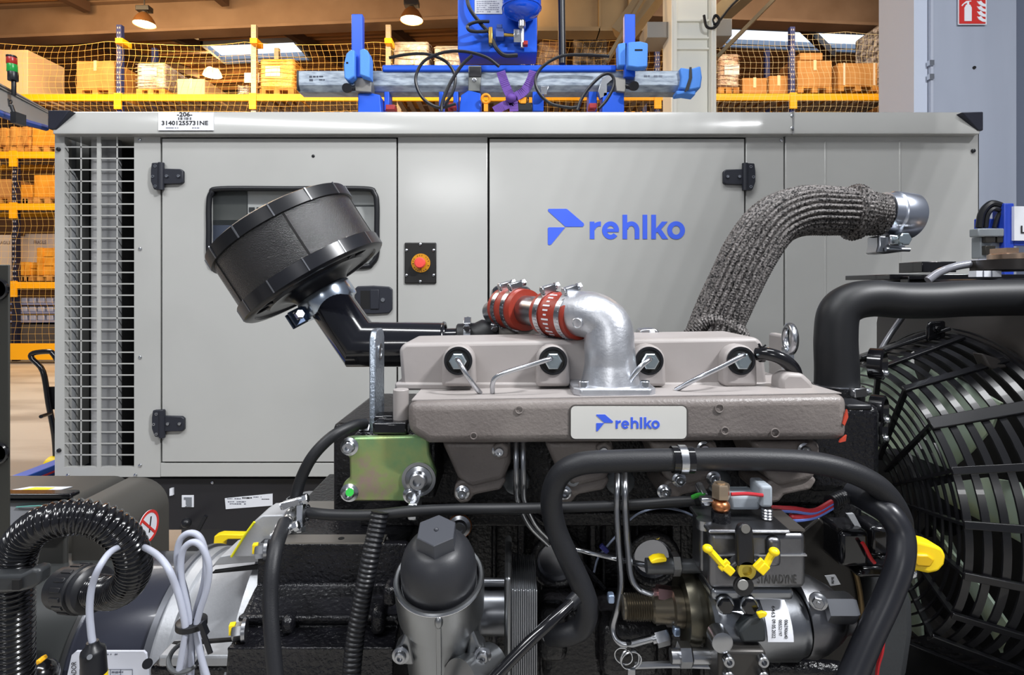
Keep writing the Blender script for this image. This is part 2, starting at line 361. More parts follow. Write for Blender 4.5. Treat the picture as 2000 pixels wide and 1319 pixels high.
# ------------------------------------------------------------------ ceiling lamps
LAMPS = mat('lamp_shade', (120, 84, 50), .35, .6)
LAMPG = mat('lamp_glow', (255, 236, 200), .4, emit=((255, 226, 170), 12))
for (px, py, Y, r, lab) in [(282, 40, 10.5, .19, 'lit brown high bay lamp above the blue rack post'), (804, 32, 10.5, .21, 'lit high bay lamp hanging beside the blue lifter cabinet'), (415, 140, 15.5, .24, 'small lit lamp hanging far behind the netted rack')]:
    p = P(px, py+8, Y); t = thing('high_bay_lamp', p, lab, 'lamp', 'ceiling lamps')
    MB().lathe(p, (0, 0, 1), [(0, r), (r*.35, r*.92), (r*.8, r*.66), (r*1.15, r*.3)], 28, False).build('lamp_shade', LAMPS if Y < 12 else mat('shade_glow', (255, 230, 190), .5, emit=((255, 220, 165), 2.5)), t)
    MB().lathe(p+V((0, 0, .01)), (0, 0, 1), [(0, .001), (-r*.08, r*.6), (0, r*.96)], 28, False).build('diffuser', LAMPG, t)
    MB().box((p.x-r*.65, p.y-r*.4, p.z+r*1.25), (p.x+r*.65, p.y+r*.4, p.z+r*1.75)).cyl(p+V((0, 0, r*1.1)), p+V((0, 0, r*1.3)), r*.25).build('ballast_box', BLACKP, t, .01)
    MB().cyl(p+V((0, 0, r*1.7)), (p.x, p.y, ZC-.042*abs(p.x-XR)), .012, n=8).build('hanger', BLACKP, t)
    d = bpy.data.lights.new('lamp_light', 'POINT'); d.energy = 90; d.color = (1, .66, .3); d.shadow_soft_size = .12
    lo = bpy.data.objects.new('lamp_light', d); COL.objects.link(lo); lo.location = (p.x, p.y, p.z-.12)

# ------------------------------------------------------------------ pallet racks
YR, DR = 11.3, 1.1
def rx(px): return P(px, 0, YR).x
def rz(py): return P(0, py, YR).z
UPG = mat('upright_galvanised', (176, 166, 150), .45, .3)
def rack(name, label, ups, beams, zt, mirror=False):
    x0, x1 = rx(ups[0]), rx(ups[-1])
    t = thing(name, ((x0+x1)/2, YR+.5, 0), label, 'rack')
    for px in ups:
        for y in (YR, YR+DR):
            top = 300 if px == 28 else 60 if px == 1021 else zt
            o = MB().box((rx(px)-.05, y, 0), (rx(px)+.05, y+.09, rz(top))).build('upright', UPG if px in (495, 758) else mat('rack_navy', (24, 26, 48), .5) if px == 28 else RACKB, t)
            if y == YR:
                h = MB()
                for k in range(60):
                    z = rz(top)-.08-.1*k
                    if z > 1.2: h.box((rx(px)-.03, y-.004, z), (rx(px)-.012, y+.01, z+.035)).box((rx(px)+.012, y-.004, z), (rx(px)+.03, y+.01, z+.035))
                h.build('slot', mat('slot_pale', (170, 170, 180), .6), o, kind='stuff')
        if px == 28: continue
        b = MB()
        for k in range(4): b.bar((rx(px), YR+.09, .4+1.2*k), (rx(px), YR+DR, 1.4+1.2*k), .04, .04)
        b.build('brace', RACKB, t, kind='stuff')
    for i in range(len(ups)-1):
        for py in beams:
            z = rz(py)
            for y, h in ((YR-.03, .13), (YR+DR, .13)):
                MB().box((rx(ups[i])+.05, y, z-h), (rx(ups[i+1])-.05, y+.06, z)).build('beam', YEL, t)
            d = MB()
            for k in range(int((rx(ups[i+1])-rx(ups[i]))/.2)):
                d.box((rx(ups[i])+.1+.2*k, YR, z-.03), (rx(ups[i])+.2+.2*k, YR+DR, z-.004))
            d.build('deck_board', mat('deck_grey', (150, 140, 132), .6), t, kind='stuff')
    for px in ups: 
        for py in beams: MB().box((rx(px)-.07, YR-.045, rz(py)-.3), (rx(px)+.07, YR-.005, rz(py)+.02)).build('beam_connector', YEL, t)
    return t
rack('pallet_rack', 'long pallet rack with yellow beams behind a yellow safety net', [-190, 28, 232, 495, 758, 1021], [185, 297, 398, 551], 48)
rack('pallet_rack', 'pallet rack with yellow beams partly hidden behind the cream column', [1040, 1284, 1548, 1811], [184, 296, 400, 551], 52)
t = MB().pbox(-200, 672, 500, 703, YR-.35, YR-.25); solo(t, 'rack_guard', YEL, 'low yellow guard rail along the floor before the rack', 'guard rail')
# safety nets
def net(name, px0, px1, py0, py1, Y, cell, r, label, m):
    b = MB(); x0, x1 = P(px0, 0, Y).x, P(px1, 0, Y).x; z0, z1 = P(0, py1, Y).z, P(0, py0, Y).z
    nx, nz = int((x1-x0)/cell), int((z1-z0)/cell)
    def q(i, j):
        x = x0+(x1-x0)*i/nx; z = z1-(z1-z0)*j/nz; bay = (x-x0)/2.7 % 1
        return V((x+.05*math.sin(z*3+x*.7)+.02*math.sin(j*1.3+i*.2), Y+.05*math.sin(x*2+z), z-.10*math.sin(PI*bay)*max(0, 1-j/14)))
    for i in range(nx+1): b.tube([q(i, j) for j in range(nz+1)], r, 3, smooth=False, cap=False)
    for j in range(nz+1): b.tube([q(i, j) for i in range(nx+1)], r*(1.8 if j == 0 else 1), 3, smooth=False, cap=False)
    return solo(b, name, m, label, 'net')
net('safety_net', -60, 770, 80, 690, YR-.14, .125, .0022, 'yellow cord safety net hung over the rack of pallets', NET)
net('safety_net', 1030, 1300, 72, 220, YR-.12, .125, .002, 'thin cord net over the rack bay behind the lifter', NET)
net('safety_net', 1396, 1790, 60, 220, YR-.12, .11, .002, 'thin cord net over cartons beside the grey wall', mat('net_pale', (214, 200, 160), .7))
for px in (232, 495, 758): 
    solo(MB().pbox(px-7, 74, px+7, 84, YR-.16, YR+.12), 'net_strap', YEL, {232: 'yellow strap tying the net to the dark blue post under the lamp', 495: 'yellow strap tying the net to the rack post near the skylight', 758: 'yellow strap tying the net to the post beside the lifter arm'}[px], 'strap')
# pallet loads
def pallet(x0, x1, z, parent, y0=YR+.05, y1=YR+1.0):
    for x in (x0, (x0+x1)/2-.06, x1-.12): MB().box((x, y0, z), (x+.12, y1, z+.09)).build('pallet_block', WOOD, parent)
    MB().box((x0, y0, z+.09), (x1, y1, z+.12)).build('pallet_deck', WOOD, parent)
def load(px0, py0, px1, py1, m, label, kind='carton', Y=YR+.12, dep=.9, pal=True, tape=True, grp=None, seam=None):
    x0, x1 = P(px0, 0, Y).x, P(px1, 0, Y).x; z1 = P(0, py0, Y).z; z0 = P(0, py1, Y).z
    t = thing({'carton': 'carton', 'wrap': 'wrapped_pallet', 'crate': 'wooden_crate', 'plain': 'carton'}[kind], ((x0+x1)/2, Y+dep/2, z0), label, {'wrap': 'pallet load', 'crate': 'crate'}.get(kind, 'box'), grp)
    zb = z0
    if pal: pallet(x0, x1, z0, t, Y, Y+dep); zb = z0+.12
    b = MB()
    if kind == 'wrap':
        n = 9; vs = []; fs = []
        rnd = random.Random(px0)
        b.box((x0, Y, zb), (x1, Y+dep, z1))
        o = b.build('load', m, t, .05, 3)
        MB().box((x0+.12, Y-.012, zb+.25), (x0+.42, Y-.004, zb+.45)).build('label_sheet', WHITE, t)
        f = MB()
        for k in range(7):
            z = zb+(z1-zb)*(k+.5)/7; f.tube([(x0-.01, Y-.01, z), ((x0+x1)/2, Y-.02, z+.06*(rnd.random()-.5)), (x1+.01, Y-.01, z+.04*(rnd.random()-.5)), (x1+.015, Y+dep*.6, z)], .006, 5)
        f.build('film_fold', m, t, kind='stuff')
    elif kind == 'crate':
        n = max(2, round((z1-zb)/.2))
        for k in range(n):
            za = zb+(z1-zb)*k/n; MB().box((x0, Y, za+.006), (x1, Y+dep, zb+(z1-zb)*(k+1)/n-.006)).build('plank', m, t)
        for x in (x0+.04, x1-.14): MB().box((x, Y-.025, zb), (x+.1, Y, z1)).build('batten', m, t)
    else:
        b.box((x0, Y, zb), (x1, Y+dep, z1)).build('box_body', m, t, .012)
        if tape:
            MB().box(((x0+x1)/2-.03, Y-.006, z1-.2), ((x0+x1)/2+.03, Y-.002, z1)).box(((x0+x1)/2-.03, Y-.004, z1), ((x0+x1)/2+.03, Y+dep, z1+.006)).build('tape', mat('tape_buff', (226, 200, 160), .4), t)
        if seam:
            for u in seam: MB().box((x0+(x1-x0)*u-.02, Y-.008, zb), (x0+(x1-x0)*u+.02, Y-.002, z1)).build('strap', mat('strap_pale', (226, 214, 196), .5), t)
    return t
ORG = mat('crate_orange', (222, 156, 48), .7, 0, None, (5, (190, 124, 30), .35, .7))
load(-70, 97, 54, 186, CARD2, 'large pale carton with a white side behind the signal tower', Y=YR+.12, dep=.95, pal=False)
load(149, 119, 223, 185, CARD, 'tan carton with one white tape on the top rack level')
load(266, 122, 322, 185, FILM, 'film wrapped pallet load beside the blue rack post', 'wrap')
load(346, 154, 400, 185, CARD2, 'low carton with a white sheet beside the wrapped load', pal=False)
load(466, 166, 486, 186, FILM, 'small pale wrapped pack beside the middle rack post', 'wrap', pal=False)
load(507, 114, 574, 185, mat('film_orange', (238, 172, 70), .3, 0, (14, .8, .03), (4, (250, 200, 120), .4, .65)), 'orange load in clear film beside the galvanised beam end', 'wrap')
load(768, 80, 838, 185, FILM, 'white film wrapped load behind the lifter hoses', 'wrap')
load(848, 88, 900, 185, FILM, 'film wrapped carton stack beside the blue cabinet', 'wrap')
load(1052, 80, 1104, 184, mat('film_brown', (150, 118, 96), .25, .1, (14, .9, .03), (5, (190, 176, 166), .4, .65)), 'brown cartons in clear film beside the black hanging hose', 'wrap')
load(1120, 74, 1186, 184, mat('film_black', (70, 64, 60), .18, .2, (16, .9, .03), (5, (150, 140, 132), .45, .65)), 'dark load in shiny black film behind the lifter rail', 'wrap')
load(1403, 104, 1444, 182, MATS['film_brown'], 'tall wrapped carton stack close to the cream column', 'wrap')
load(1450, 152, 1498, 183, CARD, 'low flat carton between the wrapped stack and the rack post', pal=False)
load(1502, 148, 1540, 183, CARD, 'small flat carton against the blue rack post', pal=False)
load(1558, 118, 1625, 181, CARD, 'brown carton with white corner labels beside the blue rack post', seam=None)
load(1563, 103, 1607, 117, CARD, 'small carton lying on the brown carton with corner labels', pal=False, tape=False)
load(1637, 123, 1715, 178, CARD, 'brown carton bound by two pale straps', seam=(.15, .9), tape=False)
fm = mat('film_silver', (206, 204, 208), .25, .1, (9, 1, .08), (3.5, (120, 114, 110), .42, .6, (1, 1, 4)))
load(1722, 42, 1800, 178, fm, 'tall stack in silver stretch film against the grey wall', 'wrap', Y=YR-.02)
load(-30, 250, 18, 296, WOOD, 'crate of pale planks on the second rack level below the rail', 'crate')
load(20, 248, 60, 296, WOOD, 'plank crate next to the carton on the second rack level', 'crate')
load(63, 246, 118, 296, ORG, 'orange carton on the second rack level beside the canopy', tape=False)
load(-30, 350, 26, 397, CARD, 'brown carton behind the rack brace on the third level', tape=False)
load(36, 396-35, 62, 397, ORG, 'small orange carton in front of the rack upright', pal=True, tape=False)
load(66, 342, 120, 397, ORG, 'tall orange carton on the third rack level beside the canopy', tape=False)
t1 = load(-20, 459, 22, 549, mat('carton_grey', (186, 172, 160), .8), 'grey fragile carton behind the rack brace', pal=False, tape=False)
t2 = load(48, 457, 120, 549, MATS['carton_grey'], 'grey fragile carton standing behind the orange crates', pal=False, tape=False, Y=YR+.52, dep=.5)
text('FRAGILE', (66, 470, 90, 477), YR+.515, mat('ink_brown', (86, 60, 44), .7), t2)
text('FRAGILE', (-6, 471, 20, 477), YR+.115, MATS['ink_brown'], t1)
load(35, 512, 64, 549, ORG, 'low orange crate on the lowest rack beam beside the dark post', 'crate', dep=.34)
load(72, 484, 120, 549, ORG, 'orange plank crate on the lowest rack beam beside the canopy', 'crate', dep=.34)
load(1728, 200, 1800, 240, CARD, 'tan carton below the yellow beam at the grey wall', tape=True, pal=False)
BOTT = mat('bin_grey', (170, 172, 190), .35, .2)
for j in range(3):
    y = 582+17*j
    s = solo(MB().pbox(20, y+10, 125, y+14, YR+.1, YR+.9), 'bin_shelf', mat('shelf_steel', (150, 156, 190), .4, .4), ['upper', 'middle', 'lowest'][j]+' steel shelf of small bins at the rack foot', 'shelf')
    for i in range(6):
        x = 22+17*i
        solo(MB().pbox(x, y, x+13, y+10, YR+.12, YR+.5), 'storage_bin', BOTT, '%s small pale bin from the dark post on the %s steel shelf' % (['first', 'second', 'third', 'fourth', 'fifth', 'sixth'][i], ['upper', 'middle', 'lowest'][j]), 'bin', 'small bins at the rack foot', .015)
load(20, 634, 120, 672, mat('carton_dark', (78, 72, 68), .7), 'dark chest on the floor under the bin shelves', tape=False, pal=False)

# ------------------------------------------------------------------ hand truck and blue platform
t = thing('hand_truck', (P(100, 0, 4.4).x, 4.4, 0), 'black push trolley handle standing behind the pale canopy', 'trolley')
MB().tube([P(112, 704, 4.4), P(104, 692, 4.4), P(96, 687, 4.4), P(66, 690, 4.4), P(62, 700, 4.4), P(84, 726, 4.4), P(95, 790, 4.4), P(106, 850, 4.4), (P(110, 0, 4.4).x, 4.4, .1)], .02, 10, 5).build('handle_frame', BLACKG, t)
MB().pbox(94, 756, 125, 800, 4.42, 4.44).build('back_plate', BLACKP, t)
MB().tube([P(98, 808, 4.35), P(80, 814, 4.2)], .014, 8, smooth=False).build('lever', BLACKP, t)
MB().cyl((P(108, 0, 4.4).x-.02, 4.38, .09), (P(108, 0, 4.4).x+.06, 4.38, .09), .09).build('wheel', YPL, t)
t = thing('blue_platform', (-2.2, 2.6, 0), 'blue steel platform edge with a red line beside the canopy', 'platform')
BP = mat('platform_blue', (40, 100, 204), .4)
MB().box((-2.116, 1.5, .55), (-2.05, 3.0, .70)).build('side_beam', BP, t, .004)
MB().box((-2.049, 1.5, .668), (-2.046, 3.0, .676)).build('red_line', mat('line_red', (200, 50, 60), .5), t)
for y in (1.55, 2.85): MB().box((-2.115, y, 0), (-2.055, y+.08, .55)).build('leg', BP, t)
for y in (2.3, 2.5, 2.7): MB().box((-2.05, y, .62), (-2.038, y+.03, .66)).build('clip', STEEL, t)

# ------------------------------------------------------------------ generator canopy
YC = 2.15
can = thing('generator_canopy', (-.0, 2.7, .57), 'large pale grey generator canopy with black louvres, hinged doors and blue logo', 'generator')
back = MB().pbox(264, 262, 1912, 932, YC+.055, 3.25); back.build('inner_shell', GAP, can)
p = MB()
p.pbox(107, 258, 126, 932, YC, YC+.02).pbox(262, 258, 313, 932, YC, YC+.02).pbox(126, 258, 262, 267, YC, YC+.02).pbox(126, 913, 262, 932, YC, YC+.02)
p.pbox(189, 267, 197, 913, YC, YC+.004)
for x in (157, 227.5): p.pbox(x, 267, x+2.4, 913, YC+.0005, YC+.002)
for k in range(1, 29):
    y = 267+22.28*k-2.3; p.pbox(126, y-1.0, 262, y+1.5, YC+.0005, YC+.002)
p.build('louvre_panel', PAINT, can)
q = MB().pbox(107, 262, 109, 932, YC+.01, 3.25); q.build('end_panel', PAINT, can)
MB().pbox(109, 262, 264, 932, YC+.18, YC+.2).build('inner_shell', GAP, can)
MB().cyl(P(134, 262, YC+.1), P(134, 932, YC+.1), .025, n=20).build('inner_post', mat('inner_grey', (132, 134, 136), .4), can)
MB().pbox(178, 262, 190, 932, YC+.05, YC+.08).build('inner_strip', mat('foil_grey', (150, 150, 150), .5, 0, (60, .5, .004)), can)
MB().pbox(196, 262, 231, 932, YC+.05, YC+.07).build('inner_strip', mat('inner_board', (122, 123, 124), .6, 0, (20, .3, .004)), can)
def plate(name, px0, py0, px1, py1, y=YC, hole=None, bev=.0025, th=.014):
    b = MB()
    if hole:
        a, c, d, e = hole; b.pbox(px0, py0, a, py1, y, y+th).pbox(d, py0, px1, py1, y, y+th).pbox(a, py0, d, c, y, y+th).pbox(a, e, d, py1, y, y+th); bev = 0
    else: b.pbox(px0, py0, px1, py1, y, y+th)
    return b.build(name, PAINT, can, bev, 2)
plate('sill_panel', 313, 905, 1531, 932)
plate('header_panel', 313, 255, 1531, 268)
plate('middle_panel', 777, 266, 952, 905)
plate('frame_panel', 1457, 268, 1531, 905)
r_ = plate('end_panel', 1534, 262, 1911, 932)
for x in (1613, 1759):
    MB().pbox(x-2.4, 275, x+1.6, 920, YC-.0025, YC+.002).build('pressed_rib', PAINT, r_, .002)
gp = MB()
for q in ((313, 268, 317, 905), (773, 268, 778, 905), (951, 268, 957, 905), (1453, 268, 1458, 905), (1530, 262, 1535, 932), (313, 266, 777, 273), (951, 266, 1458, 273), (313, 900, 777, 907), (951, 900, 1458, 907)): gp.pbox(*q, YC+.011, YC+.05)
gp.build('door_gap', GAP, can)
d1 = plate('door', 317, 271, 774, 902, YC-.002, (412, 372, 731, 518)); d2 = plate('door', 956, 271, 1454, 902, YC-.002)
# door window: rubber gasket, pane and the dim inside
wp = [P(x, y, YC-.004) for x, y in [(432, 369), (570, 369), (710, 369), (731, 378), (736, 400), (736, 450), (736, 495), (727, 514), (705, 521), (570, 521), (432, 521), (413, 513), (408, 492), (408, 450), (408, 400), (413, 378)]]
MB().tube(wp, .0105, 10, 6, closed=True).build('window_gasket', BLACKP, d1)
MB().pbox(410, 370, 733, 520, YC+.006, YC+.009).build('window_pane', mat('pane_glass', (120, 126, 128), .04, alpha=.07), d1)
ins = MB().pbox(405, 362, 740, 528, YC+.046, YC+.05); ins.build('inside_board', mat('inside_grey', (104, 106, 104), .6), can)
for nm, r0, mm in [('inside_board', (405, 360, 484, 440), (58, 60, 57)), ('inside_board', (405, 430, 560, 480), (38, 48, 72)), ('inside_board', (405, 478, 500, 520), (22, 40, 104)), ('inside_board', (482, 372, 560, 440), (190, 192, 190)), ('inside_board', (560, 372, 740, 400), (196, 198, 196)), ('inside_board', (560, 404, 740, 515), (176, 178, 176))]:
    MB().pbox(*r0, YC+.036, YC+.046).build(nm, mat('inside_%d_%d' % (mm[0], mm[2]), mm, .6), can)
g = MB()
for i in range(3):
    for j in range(3): g.pbox(486+15*i, 405+13*j, 497+15*i, 414+13*j, YC+.033, YC+.04)
g.build('inside_grille', GAP, can)
# roof rim: sloped front strip, lip, black corners
zt, zl = P(0, 218, YC).z, P(0, 253, YC).z
xl, xr = P(96, 0, YC-.03).x, P(1921, 0, YC-.03).x
b = MB(); yf = YC-.03
vs = [P(136, 218, YC), P(1880, 219, YC), P(1914, 254, yf), P(103, 253, yf), P(1914, 262, yf), P(103, 262, yf)]
vb = [V((v.x, 3.3, v.z)) for v in vs]
b.add(vs+vb, [(0, 1, 2, 3), (3, 2, 4, 5), (0, 6, 7, 1), (6, 9, 8, 7), (9, 11, 10, 8), (11, 5, 4, 10), (0, 3, 9, 6), (3, 5, 11, 9), (1, 7, 8, 2), (2, 8, 10, 4)])
rim = b.build('roof_rim', PAINT, can, .003)
for a, c, d, e in [((93, 215), (136, 215), (109, 253), (93, 252)), ((1921, 218), (1879, 219), (1910, 255), (1921, 255))]:
    MB().prism([P(*a, yf-.004), P(*c, yf-.004), P(*d, yf-.004), P(*e, yf-.004)], (0, .07, 0)).build('corner_cap', mat('corner_black', (30, 32, 44), .45), can, .004)
MB().prism([P(1548, 217.5, YC-.006), P(1551, 217.5, YC-.006), P(1551, 262, yf-.006), P(1548, 262, yf-.006)], (0, .012, 0)).build('roof_seam', mat('seam_grey', (120, 120, 120), .5), can)
for y, yy in ((226, YC-.01), (250, yf-.004)): bolt(can, P(1547, y, yy), (0, -1, .2), .006, ZINC, 'pan', 'screw')
# label on the roof rim (tilted with it)
lab = MB(); n_ = (0, -.001, .0003)
def rimP(px, py): k = (py-218)/35; return P(px, py, YC-.03*k-.0035)
lab.prism([rimP(309, 219), rimP(417, 220), rimP(417, 254.5), rimP(309, 254.5)], (0, .002, 0))
labo = lab.build('serial_label', WHITE, can)
def rimtext(s, r0, bold=.0, kind='lettering'):
    o = text(s, r0, 2.0, INK, labo, 0, bold, kind)
    for v in o.data.vertices:      # lay the letters on the sloped rim at their own depth
        wv = v.co+can.location; px = 1000+F*wv.x/2.0; py = HZ-(wv.z-EYE)*F/2.0; q = rimP(px, py); v.co = V((q.x, q.y-.0015, q.z))-can.location
rimtext('-206-', (346, 219, 376, 228), .03); rimtext('31401255731NE', (316, 236, 407, 244.8), .03)
sm = MB()
for x0_, wd in ((324, 5), (329.5, 4), (334, 5.5), (341.5, 3), (346, 2.6), (375, 4), (380, 3.4), (384.5, 5)): sm.prism([rimP(x0_, 249), rimP(x0_+wd, 249), rimP(x0_+wd, 251), rimP(x0_, 251)], (0, -.001, 0))
sm.build('print_marks', mat('ink_faded', (110, 112, 124), .6), labo, kind='stuff')
bc = MB(); x = 348
while x < 374:
    wd = random.choice((.6, 1, 1.5)); bc.prism([rimP(x, 229.2), rimP(x+wd, 229.2), rimP(x+wd, 234.5), rimP(x, 234.5)], (0, -.001, 0)); x += wd+random.choice((.6, 1.1, 1.6))
bc.build('barcode', INK, labo, kind='stuff')
# hinges
HB = mat('hinge_black', (36, 38, 46), .45)
def hinge(cx, cy, s):
    yy = YC-.018
    o = MB().pprism([(cx-18*s+0, cy-26), (cx+2*s, cy-27), (cx+2*s, cy+27), (cx-14*s, cy+26), (cx-20*s, cy+10), (cx-20*s, cy-12)], yy, YC).build('hinge', HB, can, .003)
    MB().pprism([(cx+2*s, cy-15), (cx+38*s, cy-14), (cx+43*s, cy-10), (cx+43*s, cy+12), (cx+38*s, cy+15), (cx+2*s, cy+16)], yy+.003, YC).build('hinge_leaf', HB, o, .003)
    MB().cyl(P(cx+1*s, cy-26, yy+.004), P(cx+1*s, cy+27, yy+.004), .011, n=14).build('hinge_barrel', HB, o)
    for dx, dy in ((-10*s, -19), (-15*s, 1), (-10*s, 20), (12*s, 0), (35*s, 0)):
        MB().lathe(P(cx+dx, cy+dy, yy+.002), (0, -1, 0), [(0, .0062), (.004, .0055), (.004, .003), (.001, .0028), (.001, .0001)], 12).build('screw', ZINC, o)
hinge(314, 344, 1); hinge(316, 828, 1); hinge(1456, 345, -1)
# latches
def latch(px0, py0, px1, py1):
    o = MB().pprism([(px0+6, py0), ((px0+px1)/2, py0-1), (px1-6, py0+1), (px1, py0+6), (px1, py1-8), (px1-6, py1-1), ((px0+px1)/2, py1+1), (px0+6, py1), (px0, py1-6), (px0, py0+6)], YC-.012, YC).build('latch', HB, can, .004, 3)
    MB().pbox(px0+12, py0+9, px0+30, py1-9, YC-.0125, YC-.005).build('finger_pocket', GAP, o)
    MB().pbox(px0+31, py0+7, px0+48, py1-9, YC-.016, YC-.008).build('paddle', HB, o, .002)
    MB().lathe(P(px1-18, (py0+py1)/2, YC-.011), (0, -1, 0), [(0, .0085), (.004, .0075), (.004, .002)], 18).build('key_lock', ZINC, o)
latch(692, 559, 766, 613); latch(962, 559, 1036, 613)
# emergency stop
o = MB().pbox(790, 474, 852, 554, YC-.007, YC).build('stop_panel', mat('stop_black', (26, 25, 25), .5), can, .004)
MB().lathe(P(822, 514, YC-.007), (0, -1, 0), [(0, .036), (.003, .036), (.003, .012)], 36).build('yellow_ring', mat('ring_yellow', (196, 136, 14), .4, 0, (90, .3, .001)), o)
g = MB()
for k in range(22):
    a = 2*PI*k/22; q = V((math.cos(a), 0, math.sin(a)))
    if k % 4: g.obox(P(822, 514, YC-.0102)+q*.030, q, .0045, .0006, .005, (0, 1, 0))
g.build('ring_print', INK, o, kind='stuff')
MB().lathe(P(822, 514, YC-.008), (0, -1, 0), [(0, .014), (.016, .014), (.018, .021), (.026, .021), (.030, .017), (.031, .001)], 32).build('stop_button', mat('stop_red', (232, 78, 70), .45), o)
for x, y in ((794, 489), (847, 489), (794, 538), (847, 538), (821, 477.5), (821, 550)): bolt(o, P(x, y, YC-.0075), (0, -1, 0), .0055, ZINC, 'pan', 'screw')
# logo
def logo(x0, y0, k, Y, parent, th):
    u = MB().pprism([(x0+k*a, y0+k*c) for a, c in [(1.5, 0), (36, 0), (38.5, 1.2), (70, 28), (71, 32), (68, 35.2), (34.5, 35.2), (1, 5), (.2, 2)]], Y-th, Y)
    u.build('logo_mark', LOGO, parent)
    MB().pprism([(x0+k*a, y0+k*c) for a, c in [(2, 36.2), (34, 36.2), (7, 69.5), (3.5, 71), (.6, 70), (0, 68), (0, 38)]], Y-th, Y).build('logo_mark', LOGO, parent)
    W = 9.3; b = MB(); th0 = th; cnt = [0]
    def bx(a, c, d, e):
        cnt[0] += 1; th = th0*(1+.04*cnt[0]); b.pprism([(x0+k*a, y0+k*c), (x0+k*d, y0+k*c), (x0+k*d, y0+k*e), (x0+k*a, y0+k*e)], Y-th, Y)
    def arc(cx, cy, rx_, ry_, a0, a1, n=22):
        o = len(b.v); cnt[0] += 1; th = th0*(1+.04*cnt[0])
        for i in range(n+1):
            a = math.radians(a0+(a1-a0)*i/n)
            for q in (0, 1):
                for yy in (Y-th, Y): p_ = P(x0+k*(cx+(rx_-q*W)*math.cos(a)), y0+k*(cy-(ry_-q*W*.96)*math.sin(a)), Y); b.v.append(V((p_.x, yy, p_.z)))
        for i in range(n):
            p = o+4*i; b.f += [(p, p+2, p+6, p+4), (p+1, p+5, p+7, p+3), (p, p+4, p+5, p+1), (p+2, p+3, p+7, p+6)]
        b.f += [(o, o+1, o+3, o+2), (o+4*n, o+4*n+2, o+4*n+3, o+4*n+1)]
    bx(82, 25, 91, 59); arc(103, 42.5, 20, 17.6, 90, 168, 10); bx(101, 24.9, 103.6, 34)
    arc(122.5, 42.2, 16.6, 17.6, 0, 322); bx(110, 39.2, 138.6, 45.4)
    bx(146, 11.5, 155, 59); arc(163, 42, 15.8, 17.4, 0, 165, 14); bx(169.8, 41.8, 178.8, 59)
    bx(185.2, 11.5, 194.2, 59); bx(202.2, 11.5, 211.2, 59)
    for pl in ([(211, 39), (223, 25), (234, 25), (217, 44.5), (211, 47)], [(213, 43.5), (220, 38), (235, 59), (224, 59)]): cnt[0] += 1; b.pprism([(x0+k*a, y0+k*c) for a, c in pl], Y-th*(1+.04*cnt[0]), Y)
    arc(250.3, 42, 17.2, 17.6, 0, 360, 36)
    b.build('logo_lettering', LOGO, parent, ang=30)
logo(1070, 408, 1, YC-.0022, d2, .0012)
# small screws, plugs
for x, y in ((115, 292), (116, 880), (1900, 295)): MB().lathe(P(x, y, YC-.001), (0, -1, 0), [(0, .008), (.006, .007), (.008, .003)], 14).build('rubber_plug', BLACKP, can)
for x, y in ((273, 273), (274, 486), (274, 698), (274, 909), (133, 928), (265, 928), (1526, 274), (612, 305)): bolt(can, P(x, y, YC-.001), (0, -1, 0), .0065, ZINC if x != 612 else BLACKP, 'pan', 'screw')
# skid base
SK = mat('skid_black', (36, 35, 38), .5)
o = MB().pbox(108, 934, 1912, 1036, YC+.03, 3.2).build('skid_base', SK, can, .004)
MB().pbox(355, 968, 378, 991, YC+.027, YC+.03).build('pictogram_label', WHITE, o)
g = MB().pprism([(359, 976), (363, 976), (363, 986), (366, 986), (361, 990), (374, 990), (374, 972), (359, 972)], YC+.025, YC+.027).build('pictogram', mat('pict_grey', (120, 124, 130), .6), o)
MB().pprism([(439, 974), (532, 965), (532, 988), (441, 995)], YC+.027, YC+.03).build('data_label', WHITE, o)
INKF = MATS['ink_faded']
smudge((444, 973, 470, 977), YC+.0265, INKF, o, 1, .9, 3); smudge((473, 971, 493, 976), YC+.0265, INK, o, 1, .9, 4); smudge((495, 970, 511, 973), YC+.0265, INKF, o, 1, .8, 5)
smudge((511, 974.5, 526, 977), YC+.0265, INK, o, 1, 1, 6); smudge((445, 979, 480, 987), YC+.0265, INKF, o, 2, .8, 7)
MB().pprism([(331, 955), (337, 954), (337, 968), (331, 969)], YC+.02, YC+.03).build('data_label', WHITE, o)
bolt(o, P(415, 943, YC+.03), (0, -1, 0), .006, ZINC, 'pan', 'screw')
for x in (-1.2, 1.2):
    solo(MB().box((x-.15, 2.3, 0), (x+.15, 3.1, .553)), 'support_trestle', mat('trestle_grey', (90, 92, 96), .5), 'grey trestle carrying the skid of the pale canopy near its %s' % ('louvres' if x < 0 else 'plain panel'), 'trestle')
t = thing('fork_guide', V((P(450, 0, 1.9).x, 1.9, 0)), 'yellow steel handle plate under the black skid of the canopy', 'handle')
MB().pprism([(418, 1048), (430, 1044), (470, 1045), (500, 1043), (500, 1060), (470, 1054), (445, 1054), (436, 1060), (433, 1078), (415, 1078)], 1.9, 1.93).build('plate', YPL, t, .003)
MB().box((P(416, 0, 1.9).x, 1.9, 0), (P(432, 0, 1.9).x, 1.93, P(0, 1076, 1.9).z)).build('post', YPL, t)
t = thing('skid_drain', P(365, 1028, 2.1), 'black drain valve lever hanging under the canopy skid', 'valve')
MB().sphere(P(364, 1022, 2.1), .018).cyl(P(364, 1022, 2.1), P(364, 1022, 2.2), .01).build('cap', BLACKP, t)
MB().bar(P(380, 1050, 2.08), P(402, 1008, 2.08), .012, .012).build('lever', BLACKP, t)

